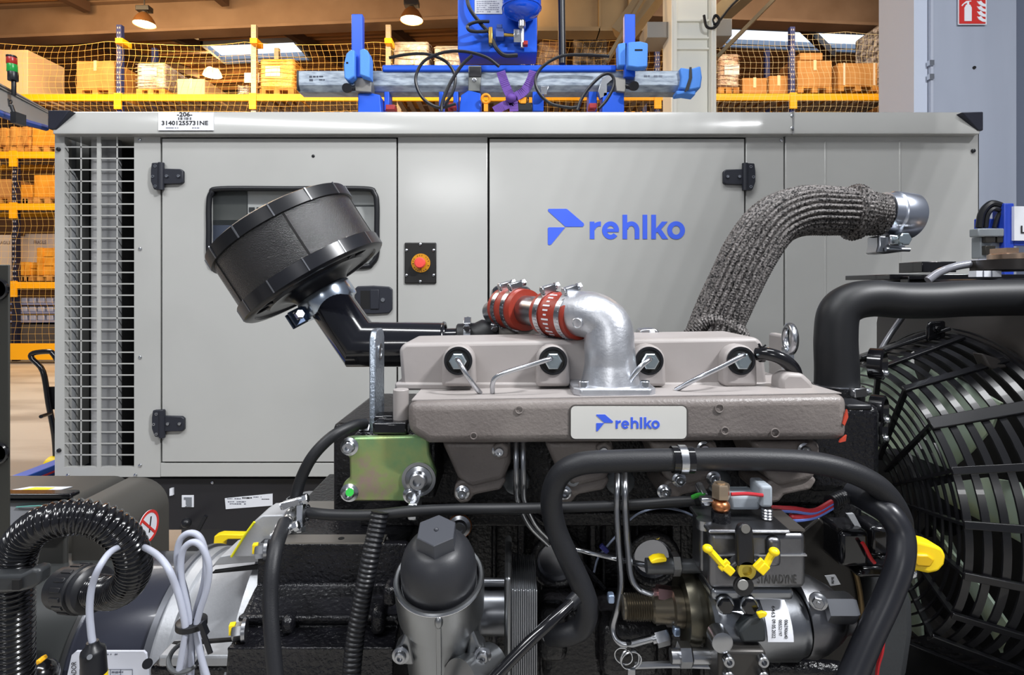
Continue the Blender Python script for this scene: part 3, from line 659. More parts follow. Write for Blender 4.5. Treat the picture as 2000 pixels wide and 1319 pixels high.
# ------------------------------------------------------------------ grey rail with signal tower
t = thing('gantry_rail', (-1.8, 1.6, 2.1), 'grey gantry rail with a blue hose clipped beneath it', 'rail')
RL = mat('rail_grey', (150, 152, 150), .4)
pa = [P(94, 215, 2.24), P(94, 248, 2.22), P(94, 250, 2.30), P(94, 216, 2.34)]; pb = [P(-90, 112, 1.75), P(-90, 182, 1.73), P(-90, 190, 1.8), P(-90, 118, 1.86)]
MB().add(pa+pb, [(0, 1, 2, 3), (7, 6, 5, 4), (0, 4, 5, 1), (1, 5, 6, 2), (2, 6, 7, 3), (3, 7, 4, 0)]).build('rail_body', RL, t)
MB().add([P(94, 248, 2.215), P(94, 253, 2.23), P(-90, 198, 1.74), P(-90, 184, 1.725), P(94, 248, 2.25), P(94, 253, 2.26), P(-90, 198, 1.78), P(-90, 184, 1.77)], [(0, 1, 2, 3), (4, 7, 6, 5), (1, 5, 6, 2), (0, 3, 7, 4), (0, 4, 5, 1), (3, 2, 6, 7)]).build('lower_lip', mat('lip_cream', (206, 196, 170), .5), t)
MB().tube([P(-60, 200, 1.8), P(0, 222, 1.9), P(40, 236, 2.05), P(90, 250, 2.2)], .012, 8).build('air_hose', mat('hose_blue', (52, 84, 160), .5), t)
MB().pbox(20, 218, 31, 240, 1.86, 1.9).cyl(P(22, 206, 1.885), P(27, 220, 1.885), .006).build('hose_clip', BLACKP, t)
MB().bar(P(92, 217.5, 2.235), P(-90, 117, 1.745), .004, .003).build('groove_line', mat('groove_dark', (70, 68, 66), .6), t)
MB().bar(P(92, 221, 2.234), P(-90, 125, 1.744), .01, .002).build('groove_line', mat('groove_mid', (120, 120, 116), .6), t)
MB().torus(P(21, 199, 1.885), (.3, 1, 0), .006, .0016, 20, 6).cyl(P(16, 193, 1.885), P(18, 208, 1.885), .0022, n=8).build('hook_eye', INK, t)
t = thing('signal_tower', P(25, 182, 1.98), 'signal tower with red and green lenses on the grey rail', 'signal lamp')
def ring_(y0, y1, px, rr, m, nm): a, c = P(px, y1, 1.98), P(px, y0, 1.98); MB().lathe(a, c-a, [(0, rr*.96), (.001, rr), ((c-a).length-.001, rr), ((c-a).length, rr*.96)], 24).build(nm, m, t)
ring_(109, 113, 22.5, .0155, BLACKP, 'cap'); ring_(113, 126, 23, .0155, mat('lens_red', (150, 36, 30), .3, emit=((150, 30, 24), .15)), 'red_lens'); ring_(126, 141, 24, .0155, mat('lens_green', (24, 120, 50), .3, emit=((24, 160, 60), .3)), 'green_lens'); ring_(141, 158, 25.5, .0155, BLACKP, 'module'); ring_(158, 186, 27, .007, BLACKP, 'stem')

# ------------------------------------------------------------------ blue lifting beam above the canopy
YL = 2.75
lb = thing('lifting_beam', P(980, 217, YL), 'galvanised lifting beam with blue clamps and foam pads resting above the canopy', 'lifting beam')
def LB(px0, py0, px1, py1, dy0, dy1, nm, m, bev=.004): return MB().pbox(px0, py0, px1, py1, YL+dy0, YL+dy1).build(nm, m, lb, bev)
xa_, xb_ = P(579, 0, YL).x, P(1330, 0, YL).x
MB().prism([(xa_, YL, P(0, 138, YL).z), (xa_, YL, P(0, 167, YL).z), (xa_, YL+.022, P(0, 177, YL).z), (xa_, YL+.1, P(0, 177, YL).z), (xa_, YL+.1, P(0, 138, YL).z)], (xb_-xa_, 0, 0)).build('box_beam', GALV, lb, .003)
LB(579, 137, 583, 176, -.004, .104, 'end_plate', BLACKP)
LB(746, 126, 1204, 139, -.012, .11, 'top_rail', BLUE, .008)
for cx, s in ((708, 1), (1230, -1)):
    LB(cx-22*s if s > 0 else cx-10, 27, cx-0 if s > 0 else cx+11, 150, -.06, -.02, 'clamp_post', BLUE, .004)
if True:
    MB().pprism([(672, 152), (671, 125), (676, 104), (684, 97), (692, 97), (692, 148), (680, 157)], YL-.1, YL-.03).build('foam_pad', FOAM, lb, .006)
    MB().pprism([(702, 97), (710, 94), (718, 98), (722, 110), (722, 152), (714, 150), (702, 146)], YL-.1, YL-.03).build('foam_pad', FOAM, lb, .006)
    MB().pprism([(1207, 85), (1226, 81), (1226, 128), (1208, 128)], YL-.06, YL).build('foam_pad', FOAM, lb, .006)
    MB().pprism([(1227, 82), (1250, 80), (1266, 84), (1265, 130), (1246, 132), (1226, 129)], YL-.11, YL-.06).build('foam_pad', FOAM, lb, .006)
    LB(1240, 96, 1255, 99, -.112, -.1, 'pad_slot', GAP, 0); LB(676, 121, 680, 124, -.102, -.09, 'pad_slot', GAP, 0)
for x0, x1 in ((690, 725), (1200, 1222)):
    MB().pprism([(x0, 150), (x1, 153), (x1, 180), (x0+4, 178)], YL-.05, YL+.02).build('clamp_plate', mat('plate_worn', (128, 126, 122), .5, .5), lb, .003)
for pts in ([(699, 182), (727, 182), (742, 185), (750, 217), (699, 217)], [(900, 186), (915, 176), (939, 182), (939, 217), (889, 217)], [(1178, 180), (1219, 178), (1220, 214), (1172, 212)]):
    MB().prism([P(x, y, YL-.03) for x, y in pts[:-2]]+[V((P(pts[-2][0], 0, YL-.03).x, YL-.03, 2.171)), V((P(pts[-1][0], 0, YL-.03).x, YL-.03, 2.171))], (0, .1, 0)).build('clamp_foot', BLUE, lb, .004)
for x0, x1 in ((750, 760), (857, 866), (1150, 1166), (885, 895), (1040, 1062)): LB(x0, 178, x1, 217, .02, .1, 'support_leg', BLUE)
MB().pprism([(915, 128), (940, 128), (938, 178), (914, 178)], YL-.03, YL+.0).build('bracket', mat('bracket_steel', (120, 122, 120), .4, .7), lb, .003)
LB(916, 130, 940, 150, -.034, -.03, 'rubber_pad', BLACKP)
bolt(lb, P(926, 156, YL-.03), (0, -1, 0), .008, ZINC)
MB().pprism([(1056, 168), (1072, 168), (1068, 184), (1056, 184)], YL-.03, YL+.0).build('bracket', ZINC, lb, .002)
MB().pprism([(1176, 152), (1192, 145), (1200, 152), (1186, 164), (1186, 186), (1172, 192), (1168, 178)], YL-.03, YL).build('bracket', ZINC, lb, .002)
for px, py, s in ((680, 172, -1), (1236, 168, 1)):
    MB().cyl(P(px, py, YL-.06), P(px+s*3, py, YL-.1), .022, n=16).cyl(P(px, py, YL-.02), P(px, py, YL-.06), .012).cyl(P(px-2, py+2, YL-.05), P(px+14*-s, py, YL-.04), .012).build('clamp_knob', BLACKP, lb)
for y0, x0 in ((129, 0),):
    MB().pprism([(1329, 131), (1349, 134), (1369, 128), (1372, 150), (1369, 172), (1348, 176), (1328, 172), (1332, 150)], YL-.03, YL+.06).build('end_foam', FOAM, lb, .008)
    MB().pprism([(1321, 177), (1360, 175), (1358, 186), (1338, 183), (1322, 185)], YL-.02, YL+.05).build('end_foam', FOAM, lb, .005)
    MB().pprism([(1347, 131), (1351, 131), (1352, 152), (1345, 176), (1337, 180), (1346, 152)], YL-.036, YL-.03).build('pad_strap', BLACKP, lb)
TXT = mat('stencil_dark', (64, 70, 84), .6)
smudge((604, 147, 634, 160), YL-.001, TXT, lb, 2, .6, 11); smudge((1258, 146, 1302, 153), YL-.001, mat('stencil_pale', (116, 124, 138), .6), lb, 1, .7, 12); smudge((905, 144, 922, 162), YL-.001, MATS['stencil_pale'], lb, 3, .6, 13)
for x0, x1, y in ((753, 771, 204), (876, 890, 200), (1151, 1166, 201)):
    MB().pbox(x0, y, x1, y+10, YL-.06, YL).cyl(P(x0+4, y+10, YL-.03), P(x0+4, 217, YL-.03), .012).build('red_valve', mat('valve_red', (150, 40, 46), .4), lb, .003)
def hose(pts, r, label, m=BLACKP, name='air_hose', cat='hose', Y=YL-.08):
    return solo(MB().tube([P(x, y, Y+(k[0] if k else 0)) for x, y, *k in pts], r, 8, 8), name, m, label, cat)
hose([(760, 113), (790, 107), (825, 105), (850, 110), (875, 124), (889, 150), (884, 180), (868, 205)], .0075, 'black air hose arching over the beam beside the blue clamp', Y=YL-.1)
hose([(975, 130), (950, 112), (910, 101), (868, 102), (830, 118), (813, 146), (815, 172), (830, 196), (858, 210), (890, 203)], .0075, 'wide looped black air hose crossing the rail beneath the cabinet', Y=YL-.13)
hose([(922, 108), (900, 130), (878, 165), (864, 200), (862, 217)], .008, 'straight black hose running down through the wide hose loop', Y=YL-.16)
hose([(1190, 110), (1140, 107), (1095, 110), (1060, 130), (1046, 155), (1052, 180), (1075, 202), (1110, 210), (1130, 209)], .0075, 'looped black air hose in front of the galvanised beam by the foam pad', Y=YL-.1)
hose([(1128, 215), (1135, 195), (1150, 172), (1172, 150), (1188, 144), (1198, 152), (1198, 170), (1185, 195), (1170, 212)], .0075, 'short black hose bent over the steel bracket of the clamp', Y=YL-.15)
solo(MB().cyl(P(1096, -60, YL+.02), P(1098, 125, YL+.02), .018, n=12), 'hoist_chain_tube', BLACKP, 'thick black tube hanging vertically beside the blue tank', 'tube')
# cabinet with tank
cb = thing('control_cabinet', P(975, 104, YL), 'blue valve cabinet hanging on the lifter with a brass valve block', 'cabinet')
MB().pbox(894, -90, 1049, 102, YL-.05, YL+.1).build('cabinet_body', BLUE, cb, .004)
MB().pbox(927, -20, 981, 27, YL-.053, YL-.05).build('data_plate', mat('plate_silver', (176, 178, 186), .35, .6), cb)
smudge((931, 1, 975, 25), YL-.0535, mat('plate_ink', (126, 128, 142), .6), cb, 6, .8, 14)
BR = mat('brass', (196, 160, 84), .3, 1)
MB().pbox(954, 52, 962, 84, YL-.1, YL-.06).cyl(P(958, 70, YL-.08), P(958, 88, YL-.08), .008).build('brass_valve', BR, cb, .003)
MB().pbox(968, 55, 984, 72, YL-.1, YL-.05).pbox(970, 47, 981, 55, YL-.09, YL-.06).build('solenoid', mat('solenoid_blue', (50, 78, 150), .4), cb, .002)
MB().cyl(P(984, 68, YL-.08), P(1012, 69, YL-.08), .008).build('pipe', BR, cb)
MB().pbox(1003, 56, 1020, 82, YL-.09, YL-.05).cyl(P(1020, 46, YL-.08), P(1020, 94, YL-.08), .010).cyl(P(1020, 46, YL-.08), P(1020, 56, YL-.08), .016).build('regulator', ZINC, cb, .003)
MB().pbox(1022, 79, 1031, 87, YL-.1, YL-.07).build('red_tap', mat('tap_red', (150, 30, 30), .4), cb, .002)
MB().tube([P(910, -40, YL-.07), P(915, 10, YL-.09), P(938, 45, YL-.09), P(955, 62, YL-.09)], .009, 8).build('cable', BLACKP, cb)
MB().tube([P(955, 42, YL-.09), P(930, 43, YL-.11), P(914, 50, YL-.11), P(918, 60, YL-.11), P(940, 62, YL-.1), P(954, 60, YL-.09)], .008, 8).build('cable', BLACKP, cb)
MB().tube([P(962, 78, YL-.09), P(970, 95, YL-.1), P(985, 108, YL-.1), P(1010, 108, YL-.08)], .01, 8).build('cable', BLACKP, cb)
tk = thing('air_tank', P(1020, 42, YL-.1), 'glossy blue air tank with domed end beside the valve cabinet', 'tank')
a = P(1019, 40, YL-.13)
MB().lathe(a, (0, 0, 1), [(0, .02), (.012, .05), (.03, .078), (.055, .09), (.3, .09)], 36).build('tank_shell', mat('tank_blue', (22, 78, 206), .15, coat=.5), tk)
MB().torus(a+V((0, 0, .056)), (0, 0, 1), .09, .003).build('weld_seam', MATS['tank_blue'], tk)
MB().cyl(a, a-V((0, 0, .03)), .016).build('outlet', ZINC, tk)
PUR = mat('sling_purple', (92, 58, 140), .7, 0, (200, .3, .001))
t = thing('lifting_sling', P(1000, 200, YL-.06), 'purple webbing sling tied around the galvanised beam', 'sling')
b = MB()
for pts in ([(978, 140), (984, 158), (992, 178), (999, 190)], [(1042, 139), (1036, 158), (1024, 178), (1006, 190)], [(1000, 188), (998, 200), (982, 208), (966, 217)], [(1002, 188), (1004, 217)]):
    q = spline([P(x, y, YL-.07) for x, y in pts], 6)
    for i in range(len(q)-1): b.bar(q[i], q[i+1]+(q[i+1]-q[i])*.15, .042, .006, (0, -1, 0))
b.build('webbing', PUR, t)
MB().sphere(P(998, 192, YL-.08), .026, 16, .8).build('knot', PUR, t)
t = thing('lifting_hook', P(950, 210, YL-.05), 'orange safety hook hanging under the beam beside the sling', 'hook')
MB().torus(P(949, 193, YL-.06), (0, 1, .2), .019, .007).build('hook_ring', mat('hook_orange', (220, 140, 20), .4), t)
MB().pbox(945, 203, 953, 217, YL-.07, YL-.05).build('shank', MATS['hook_orange'], t)
t = thing('chain_shackle', P(1021, 217, YL-.05), 'black and orange shackle under the purple sling', 'shackle')
MB().pbox(1010, 200, 1040, 216, YL-.06, YL).build('body', BLACKP, t, .004)
MB().pbox(1016, 190, 1027, 202, YL-.065, YL-.05).build('clip', MATS['hook_orange'], t, .002)
#PART2
# ------------------------------------------------------------------ diesel engine
en = thing('diesel_engine', (.1, .92, .55), 'black diesel engine with a taupe intake manifold and rocker cover', 'engine')
ZM = P(0, 785, .66).z                                    # height of the manifold top
x0, x1 = P(640, 0, .8).x, P(1690, 0, .8).x
blk = MB().box((x0, .82, .62), (x1, 1.06, 1.30)); blk.box((P(780, 0, .8).x, .79, 1.19), (P(1640, 0, .8).x, .83, 1.31))
blk = blk.build('engine_block', IRON2, en, .008)
b = MB()
for px, wd in ((1010, 16), (1055, 10), (1150, 14), (1175, 8), (1240, 8), (1310, 20), (960, 10), (900, 14), (1365, 10), (1600, 12)):
    b.box((P(px, 0, .8).x, .795, .64), (P(px+wd, 0, .8).x, .83, 1.18))
b.box((x0+.05, .785, 1.165), (x1-.05, .83, 1.185)).box((x0+.1, .79, 1.02), (x1-.1, .83, 1.035))
b.build('casting_rib', IRON2, blk, .004, kind='stuff')
for px, py in ((1088, 1097), (1275, 1092)):
    c = P(px, py, .785)
    MB().torus(c, (0, 1, 0), .033, .006).build('plug_boss', IRON2, blk)
    MB().lathe(c+V((0, .012, 0)), (0, -1, 0), [(0, .030), (.012, .030), (.012, .027), (.006, .024), (.005, .001)], 30).build('core_plug', mat('plug_steel', (150, 152, 158), .25, 1), blk)
MB().cyl(P(1284, 1050, .78), P(1284, 1050, .785), .003, n=10).build('paint_dot', YPL, blk)
# rocker cover
rc = MB(); YV = .74
rc.prism([P(784, 757, YV), P(779, 682, YV), P(790, 670, YV), P(1478, 659, YV), P(1491, 670, YV), P(1500, 755, YV)], (0, .11, 0))
rco = rc.build('rocker_cover', CAST, en, .006, 3)
MB().box((P(772, 0, YV).x, YV-.004, P(0, 762, YV).z), (P(1560, 0, YV).x, YV+.12, P(0, 747, YV).z)).build('cover_rim', CAST, rco, .003)
MB().pbox(1530, 655, 1548, 760, YV+.09, YV+.14).build('end_wall', CAST, rco, .004)
nutm = mat('zinc_bluish', (196, 208, 212), .3, 1)
for px in (895, 1080, 1268, 1447):
    pts = [(px-33, 756), (px-32, 706)]+[(px+32*math.cos(a), 704-30*math.sin(a)) for a in [PI-PI*k/10 for k in range(11)]]+[(px+32, 706), (px+34, 756)]
    o = MB().pprism(pts, YV-.022, YV+.004).build('injector_boss', CAST, rco, .005, 3)
    c = P(px, 705, YV-.0225)
    MB().ring(c, (0, 1, 0), .0165, .003, .003).build('seal_ring', BLACKP, o)
    MB().lathe(c, (0, -1, 0), [(-.001, .0155), (.0004, .0155), (.0004, .0001)], 26).build('injector_bore', GAP, o)
    MB().hexa(c+V((0, .004, 0)), (0, -1, 0), .0112, .012).lathe(c+V((0, -.0085, 0)), (0, -1, 0), [(0, .0062), (.0025, .0058)], 16).build('injector_nut', nutm, o)
def pipe(pts, r, par, m=STEEL, nm='fuel_pipe'): return MB().tube([P(*p) for p in pts], r, 10, 8).build(nm, m, par)
pipe([(893, 703, .698), (896, 706, .688), (910, 730, .684), (925, 752, .69), (938, 768, .70)], .0031, en, ZINC)
pipe([(1076, 701, .698), (1072, 702, .688), (1040, 712, .684), (990, 727, .684), (968, 738, .686), (962, 752, .69), (962, 770, .70)], .0031, en, ZINC)
pipe([(1270, 702, .698), (1266, 704, .688), (1250, 718, .684), (1230, 745, .69), (1222, 768, .70)], .0031, en, ZINC)
pipe([(1452, 694, .698), (1448, 696, .688), (1410, 716, .684), (1362, 739, .684), (1320, 762, .70)], .0031, en, ZINC)
# intake manifold
xa, xb = P(795, 0, .66).x, P(1658, 0, .66).x; zb = P(0, 869, .66).z
mf = MB(); 
mf.prism([(xa, .66, ZM), (xb, .66, ZM+.008), (xb, .66, zb+.004), (xa+.085, .66, zb), (xa+.025, .66, zb), (xa, .66, zb+.014)], (0, .085, 0))
mfo = mf.build('intake_manifold', CASTR, en, .011, 4)
MB().prism([(xa+.004, .668, ZM-.0005), (xb-.004, .668, ZM+.0078), (xb-.01, .76, ZM+.0078), (xa+.004, .76, ZM-.0005)], (0, 0, .0012)).build('manifold_top', CAST, mfo)
MB().cyl((P(780, 0, .70).x, .71, P(0, 825, .70).z), (P(780, 0, .70).x, .71, P(0, 763, .70).z), .0098).build('end_boss', CAST, mfo, .001)
c = P(1556, 768, .70)
MB().prism([c+V((-.02, 0, 0)), c+V((-.02, 0, .018)), c+V((-.012, 0, .026)), c+V((.008, 0, .025)), c+V((.022, 0, .012)), c+V((.022, 0, 0))], (0, .03, 0)).build('top_lug', CAST, mfo, .006, 3)
for px, py, r in ((1014, 801, 7), (1405, 798, 8), (1514, 846, 8), (1416, 842, 7), (925, 852, 6)):
    MB().torus(P(px, py, .659), (0, 1, 0), m_(r, .66), .0008, 20, 6).build('casting_mark', CASTR, mfo)
for pts in ([(1655, 800), (1657, 815), (1650, 832), (1646, 828)], [(1654, 850), (1652, 862), (1640, 865), (1642, 860)]):
    MB().pprism(pts, .6592, .662).build('paint_mark', mat('paint_orange', (190, 70, 50), .5), mfo)
# recessed name plate with blue logo
def rrect(x0, y0, x1, y1, r, n=5):
    out = []
    for cx, cy, a0 in ((x1-r, y0+r, 0), (x0+r, y0+r, 90), (x0+r, y1-r, 180), (x1-r, y1-r, 270)):
        for k in range(n+1): a = math.radians(a0+90*k/n); out.append((cx+r*math.cos(a), cy-r*math.sin(a)))
    return out
MB().pprism(rrect(1111, 791, 1344, 861, 13), .6592, .664).build('plate_recess', mat('recess_taupe', (74, 70, 68), .6), mfo)
np_ = MB().pprism(rrect(1115, 794, 1341, 857.5, 9), .6584, .664).build('name_plate', mat('plate_pale', (208, 207, 202), .5), mfo)
logo(1164.5, 810, .463, .6584, np_, .0004)
# runners with their flanges and bolts
for px in (938, 1140, 1345, 1545):
    s = 1 if px != 1545 else .9
    o = MB().pprism([(px-78, 862), (px+58, 862), (px+60, 905), (px+46, 940), (px-20, 955), (px-45, 935)], .695, .785).build('intake_runner', CASTR, mfo, .008, 3)
    MB().pprism([(px-50, 948), (px-40, 938), (px+42, 930), (px+52, 938), (px+40, 958), (px-12, 968), (px-22, 982), (px-40, 985), (px-52, 972)], .70, .785).build('runner_flange', CASTR, mfo, .004, 3)
    MB().pprism([(px+24, 872), (px+42, 864), (px+56, 874), (px+54, 894), (px+30, 900)], .69, .74).build('bolt_ear', CASTR, mfo, .003, 3)
for px, py in ((903, 962), (975, 881), (1102, 962), (1297, 960), (1326, 937), (1490, 963), (1178, 880), (1374, 876), (1571, 879), (1393, 934)):
    bolt(en, P(px, py, .694), (0, -1, 0), .0068, ZINC, 'flange')
MB().ring(P(1119, 938, .697), (0, 1, 0), .0058, .0035, .003).build('washer', mat('washer_grey', (150, 152, 154), .4, .5), en)
for px, r in ((1008, 26), (1208, 28), (1398, 24)):
    MB().lathe(P(px, 935, .785), (0, -1, 0), [(0, m_(r, .78)), (.012, m_(r, .78)), (.014, m_(r-4, .78)), (.014, .001)], 26).build('port_cap', mat('cap_grey', (92, 96, 100), .35, .6), blk)
# fuel pipes beneath the manifold
for dx in (-7, 7):
    pipe([(1015+dx, 862, .70), (1015+dx, 900, .69), (1016+dx, 945, .69), (1018+dx, 978, .70), (1040+dx, 1025, .72), (1078+dx, 1064, .74)], .0036, en)
pipe([(1207, 905, .70), (1206, 950, .67), (1205, 1000, .665), (1209, 1070, .66), (1213, 1140, .655), (1206, 1185, .65), (1197, 1225, .65), (1203, 1248, .645), (1222, 1259, .64), (1255, 1252, .64), (1285, 1244, .64)], .0040, en)
pipe([(1219, 905, .70), (1221, 950, .665), (1222, 1000, .66), (1227, 1070, .655), (1233, 1125, .65), (1248, 1152, .645), (1270, 1161, .64), (1292, 1162, .64)], .0040, en)
pipe([(1110, 1070, .69), (1150, 1079, .68), (1205, 1092, .68), (1265, 1105, .64)], .003, en, ZINC)
for px, py, px2, py2, mm in ((1282, 1161, 1312, 1165, mat('nut_rosy', (160, 128, 128), .3, .9)), (1280, 1246, 1306, 1239, STEEL)):
    a, c = P(px, py, .64), P(px2, py2, .64); MB().hexa(a, c-a, .0105, (c-a).length).cyl(a-(c-a)*.25, a, .006).build('union_nut', mm, en)
# lifting lugs
def lugplate(px0, px1, Y0, Y1, pt, pb, hole, nm):
    xA, xB = P(px0, 0, Y0).x, P(px1, 0, Y0).x; zt, zb2 = P(0, pt, Y0).z, P(0, pb, Y0).z
    pl = [(xA, Y0, zb2), (xA, Y0, zt-.012), (xA, Y0+.005, zt-.004), (xA, Y0+.013, zt), (xA, Y1-.013, zt), (xA, Y1-.005, zt-.004), (xA, Y1, zt-.012), (xA, Y1, zb2)]
    o = MB().prism(pl, (xB-xA, 0, 0)).build(nm, mat('lug_zinc', (168, 178, 190), .32, .9, (220, .9, .001)), en, .0015)
    cc = V((xB, (Y0+Y1)/2, zt-.03)); MB().lathe(cc, (1, 0, 0), [(0, .011), (.001, .011), (.001, .008), (.0002, .0079), (.0002, .001)], 20).build('lug_eye', ZINC, o); return o
lugplate(721, 733.5, .715, .765, 645, 850, True, 'lifting_lug')
MB().torus(P(1543, 662, .80), (1, -.12, 0), .0185, .0052, 30, 10).pbox(1533, 680, 1551, 760, .80, .81).build('lifting_eye', ZINC, en)
MB().pbox(727, 826, 795, 850, .69, .75).pbox(726, 812, 770, 827, .715, .74).build('lug_bracket', BLACKG, en, .003)
MB().hexa(P(705, 838, .72), (1, 0, 0), .009, .012).build('fitting_nut', ZINC, en)
# iridescent mounting plate
IRID = mat('zinc_chromate', (150, 160, 112), .35, .55, (300, .15, .0005), (16, (120, 150, 150), .38, .62))
nt = IRID.node_tree; n = nt.nodes.new('ShaderNodeTexNoise'); n.inputs['Scale'].default_value = 9; n.inputs['Detail'].default_value = 5; n.inputs['Roughness'].default_value = .6
rp = nt.nodes.new('ShaderNodeValToRGB'); e = rp.color_ramp
for k, (ps, c) in enumerate([(.30, (170, 140, 140)), (.38, (152, 166, 108)), (.48, (124, 160, 112)), (.60, (112, 148, 146)), (.70, (140, 164, 104))]):
    q = e.elements[k] if k < 2 else e.elements.new(ps); q.position = ps; q.color = (*lin(c), 1)
tcn = [x for x in nt.nodes if x.type == 'TEX_COORD'][0]; nt.links.new(tcn.outputs['Object'], n.inputs['Vector']); nt.links.new(n.outputs[0], rp.inputs[0]); nt.links.new(rp.outputs[0], nt.nodes['Principled BSDF'].inputs['Base Color'])
mp = MB().pprism([(686, 855), (676, 857), (667, 866), (667, 880), (674, 889), (682, 893), (683, 935), (672, 942), (667, 955), (669, 970), (678, 978), (690, 980), (812, 980), (824, 972), (850, 940), (851, 925), (838, 888), (835, 853)], .683, .695).build('mounting_plate', IRID, en, .0025, 2, label='iridescent yellow and green plated mounting plate')
MB().pbox(690, 848, 850, 975, .70, .80).build('mounting_bracket', IRON, en, .004)
for px, py, r in ((683, 872, .0085), (683, 962, .0085), (805, 966, .0085)): bolt(en, P(px, py, .683), (0, -1, 0), r, ZINC, 'flange')
MB().cyl(P(683, 962, .672), P(683, 962, .674), .0048, n=14).build('paint_dot', mat('paint_green', (40, 170, 60), .5), en)
bolt(en, P(818, 936, .683), (0, -1, 0), .0125, STEEL, 'flange'); MB().ring(P(818, 936, .682), (0, 1, 0), .0185, .004, .003).build('washer', STEEL, en)
MB().pbox(796, 985, 815, 1018, .655, .69).build('hose_clip', ZINC, en, .002)
bolt(en, P(898, 1028, .76), (0, -1, 0), .0115, STEEL, 'flange'); MB().torus(P(898, 1028, .762), (0, 1, 0), .0145, .002).build('copper_washer', mat('copper', (184, 120, 80), .35, .9), en)
MB().pbox(770, 1050, 785, 1080, .75, .79).cyl(P(770, 1050, .74), P(765, 1075, .74), .012).build('bracket_stub', IRON, en, .003)
# thermostat housing, castings at the front end of the engine
b = MB().box((.40, .76, 1.22), (.50, .98, 1.34)).build('thermostat_housing', IRON, en, .012, 3)
MB().cyl((.462, .80, 1.30), (.462, .80, 1.36), .034).build('outlet_neck', IRON, en)
MB().cyl((.44, .82, 1.10), (.52, .82, 1.10), .07, n=32).box((.39, .80, 1.0), (.5, .98, 1.22)).build('water_pump', IRON, en, .008)
for z in (1.335, 1.305): MB().cyl((.43, .775, z-.01), (.50, .775, z-.012), .008, n=12).build('sensor_stem', BLACKP, en)
for px, py in ((1700, 710), (1702, 800), (1700, 835)):
    c = P(px, py, .80); MB().lathe(c, (.7, -.7, 0), [(0, .022), (.016, .022), (.018, .018), (.010, .012), (.010, .001)], 24).build('pulley_knob', BLACKG, en)
    bolt(en, c+V((.012, -.012, -.012)), (.7, -.7, 0), .005, ZINC, 'flange')
MB().pbox(1655, 790, 1705, 803, .70, .74).build('vent_tube', BLACKP, en, .003)
# front gear cover and pump flange
MB().prism([P(x, y, .70) for x, y in [(1700, 1120), (1740, 1105), (1770, 1130), (1788, 1180), (1790, 1240), (1775, 1340), (1690, 1340)]], (0, .12, 0)).build('gear_cover', mat('cover_grey', (58, 60, 62), .45, .2, (200, .3, .001)), en, .012, 3)
MB().pprism([(1600, 1010), (1640, 1050), (1668, 1110), (1682, 1180), (1684, 1340), (1560, 1340), (1560, 1200), (1540, 1060)], .69, .72).build('timing_plate', mat('plate_dark', (40, 38, 36), .35, .5), en, .003)
MB().tube([P(1645, 1060, .687), P(1668, 1110, .687), P(1682, 1180, .687), P(1684, 1300, .687)], .0032, 8).build('plate_edge', mat('edge_bronze', (96, 80, 54), .35, .7), en)
MB().pbox(1641, 1038, 1700, 1110, .655, .70).pbox(1676, 1112, 1760, 1132, .66, .70).pbox(1700, 1030, 1740, 1090, .68, .72).build('engine_bracket', BLACKG, en, .006)
MB().pprism([(1655, 1005), (1668, 1004), (1682, 1030), (1672, 1032)], .67, .674).build('paper_tag', mat('tag_grey', (150, 152, 156), .6), en)
MB().pprism([(1612, 1126), (1632, 1124), (1642, 1142), (1622, 1145)], .668, .67).build('number_tag', mat('tag_pale', (196, 198, 202), .5), en)
smudge((1624, 1128, 1629, 1141), .6675, INK, en, 4, 1, 17)
for pts in ([(1684, 1060), (1690, 1070), (1700, 1090), (1708, 1100)], [(1725, 1253), (1722, 1275), (1715, 1300), (1712, 1325)]):
    MB().tube([P(x, y, .65) for x, y in pts], .0022, 6).build('paint_streak', mat('streak_red', (170, 24, 34), .4), en)
MB().pbox(1781, 1113, 1797, 1134, .64, .68).build('cap_nut', ZINC, en, .004)
MB().tube([P(1640, 1310, .66), P(1580, 1305, .66), P(1500, 1305, .67)], .010, 10).build('lower_tube', IRON, en)
MB().tube([P(1240, 1300, .68), P(1310, 1298, .68), P(1400, 1300, .69)], .004, 8).build('lower_tube', STEEL, en)
MB().tube([P(905, 1000, .78), P(1040, 1005, .78), P(1180, 1150, .78)], .004, 6).build('lower_tube', IRON, en)
b = MB().pbox(1175, 1225, 1290, 1330, .70, .80).pbox(1060, 1200, 1180, 1340, .72, .8).pbox(1050, 1190, 1110, 1300, .71, .74).build('lower_casting', IRON2, en, .012, 3)
bolt(en, P(1071, 1243, .71), (0, -1, 0), .006, STEEL, 'flange')

# flywheel housing and coupling bell (axis along the engine)
CY, CZ = .88, .94
def axis_ring(x0_, x1_, prof, nm, m, par, n=64, bev=0):   # body of revolution around the crank axis
    return MB().lathe((x0_, CY, CZ), (1, 0, 0), prof, n).build(nm, m, par, bev)
fw = MB()
poly = []
for py, Y in [(985, .86), (1000, .82), (1010, .815), (1034, .775), (1047, .745), (1062, .72), (1143, .716), (1150, .71), (1196, .68), (1203, .668), (1214, .666), (1222, .674), (1258, .65), (1266, .64), (1276, .642), (1345, .636), (1500, .62)]:
    poly.append(V((-.325, Y, EYE-(py-HZ)/F*Y)))
poly += [V((-.325, 1.0, poly[-1].z)), V((-.325, 1.0, poly[0].z))]
fwo = fw.prism(poly, (.19, 0, 0)).build('flywheel_housing', IRON, en, .005, 3)
MB().box((-.30, .7205, EYE-502*.72/F-.001), (-.165, .744, EYE-502*.72/F+.001)).build('machined_pad', mat('machined_grey', (150, 146, 140), .35, .7), fwo)
MB().box((-.33, .822, EYE-440*.82/F), (-.17, .856, EYE-440*.82/F+.002)).build('machined_pad', MATS['machined_grey'], fwo)
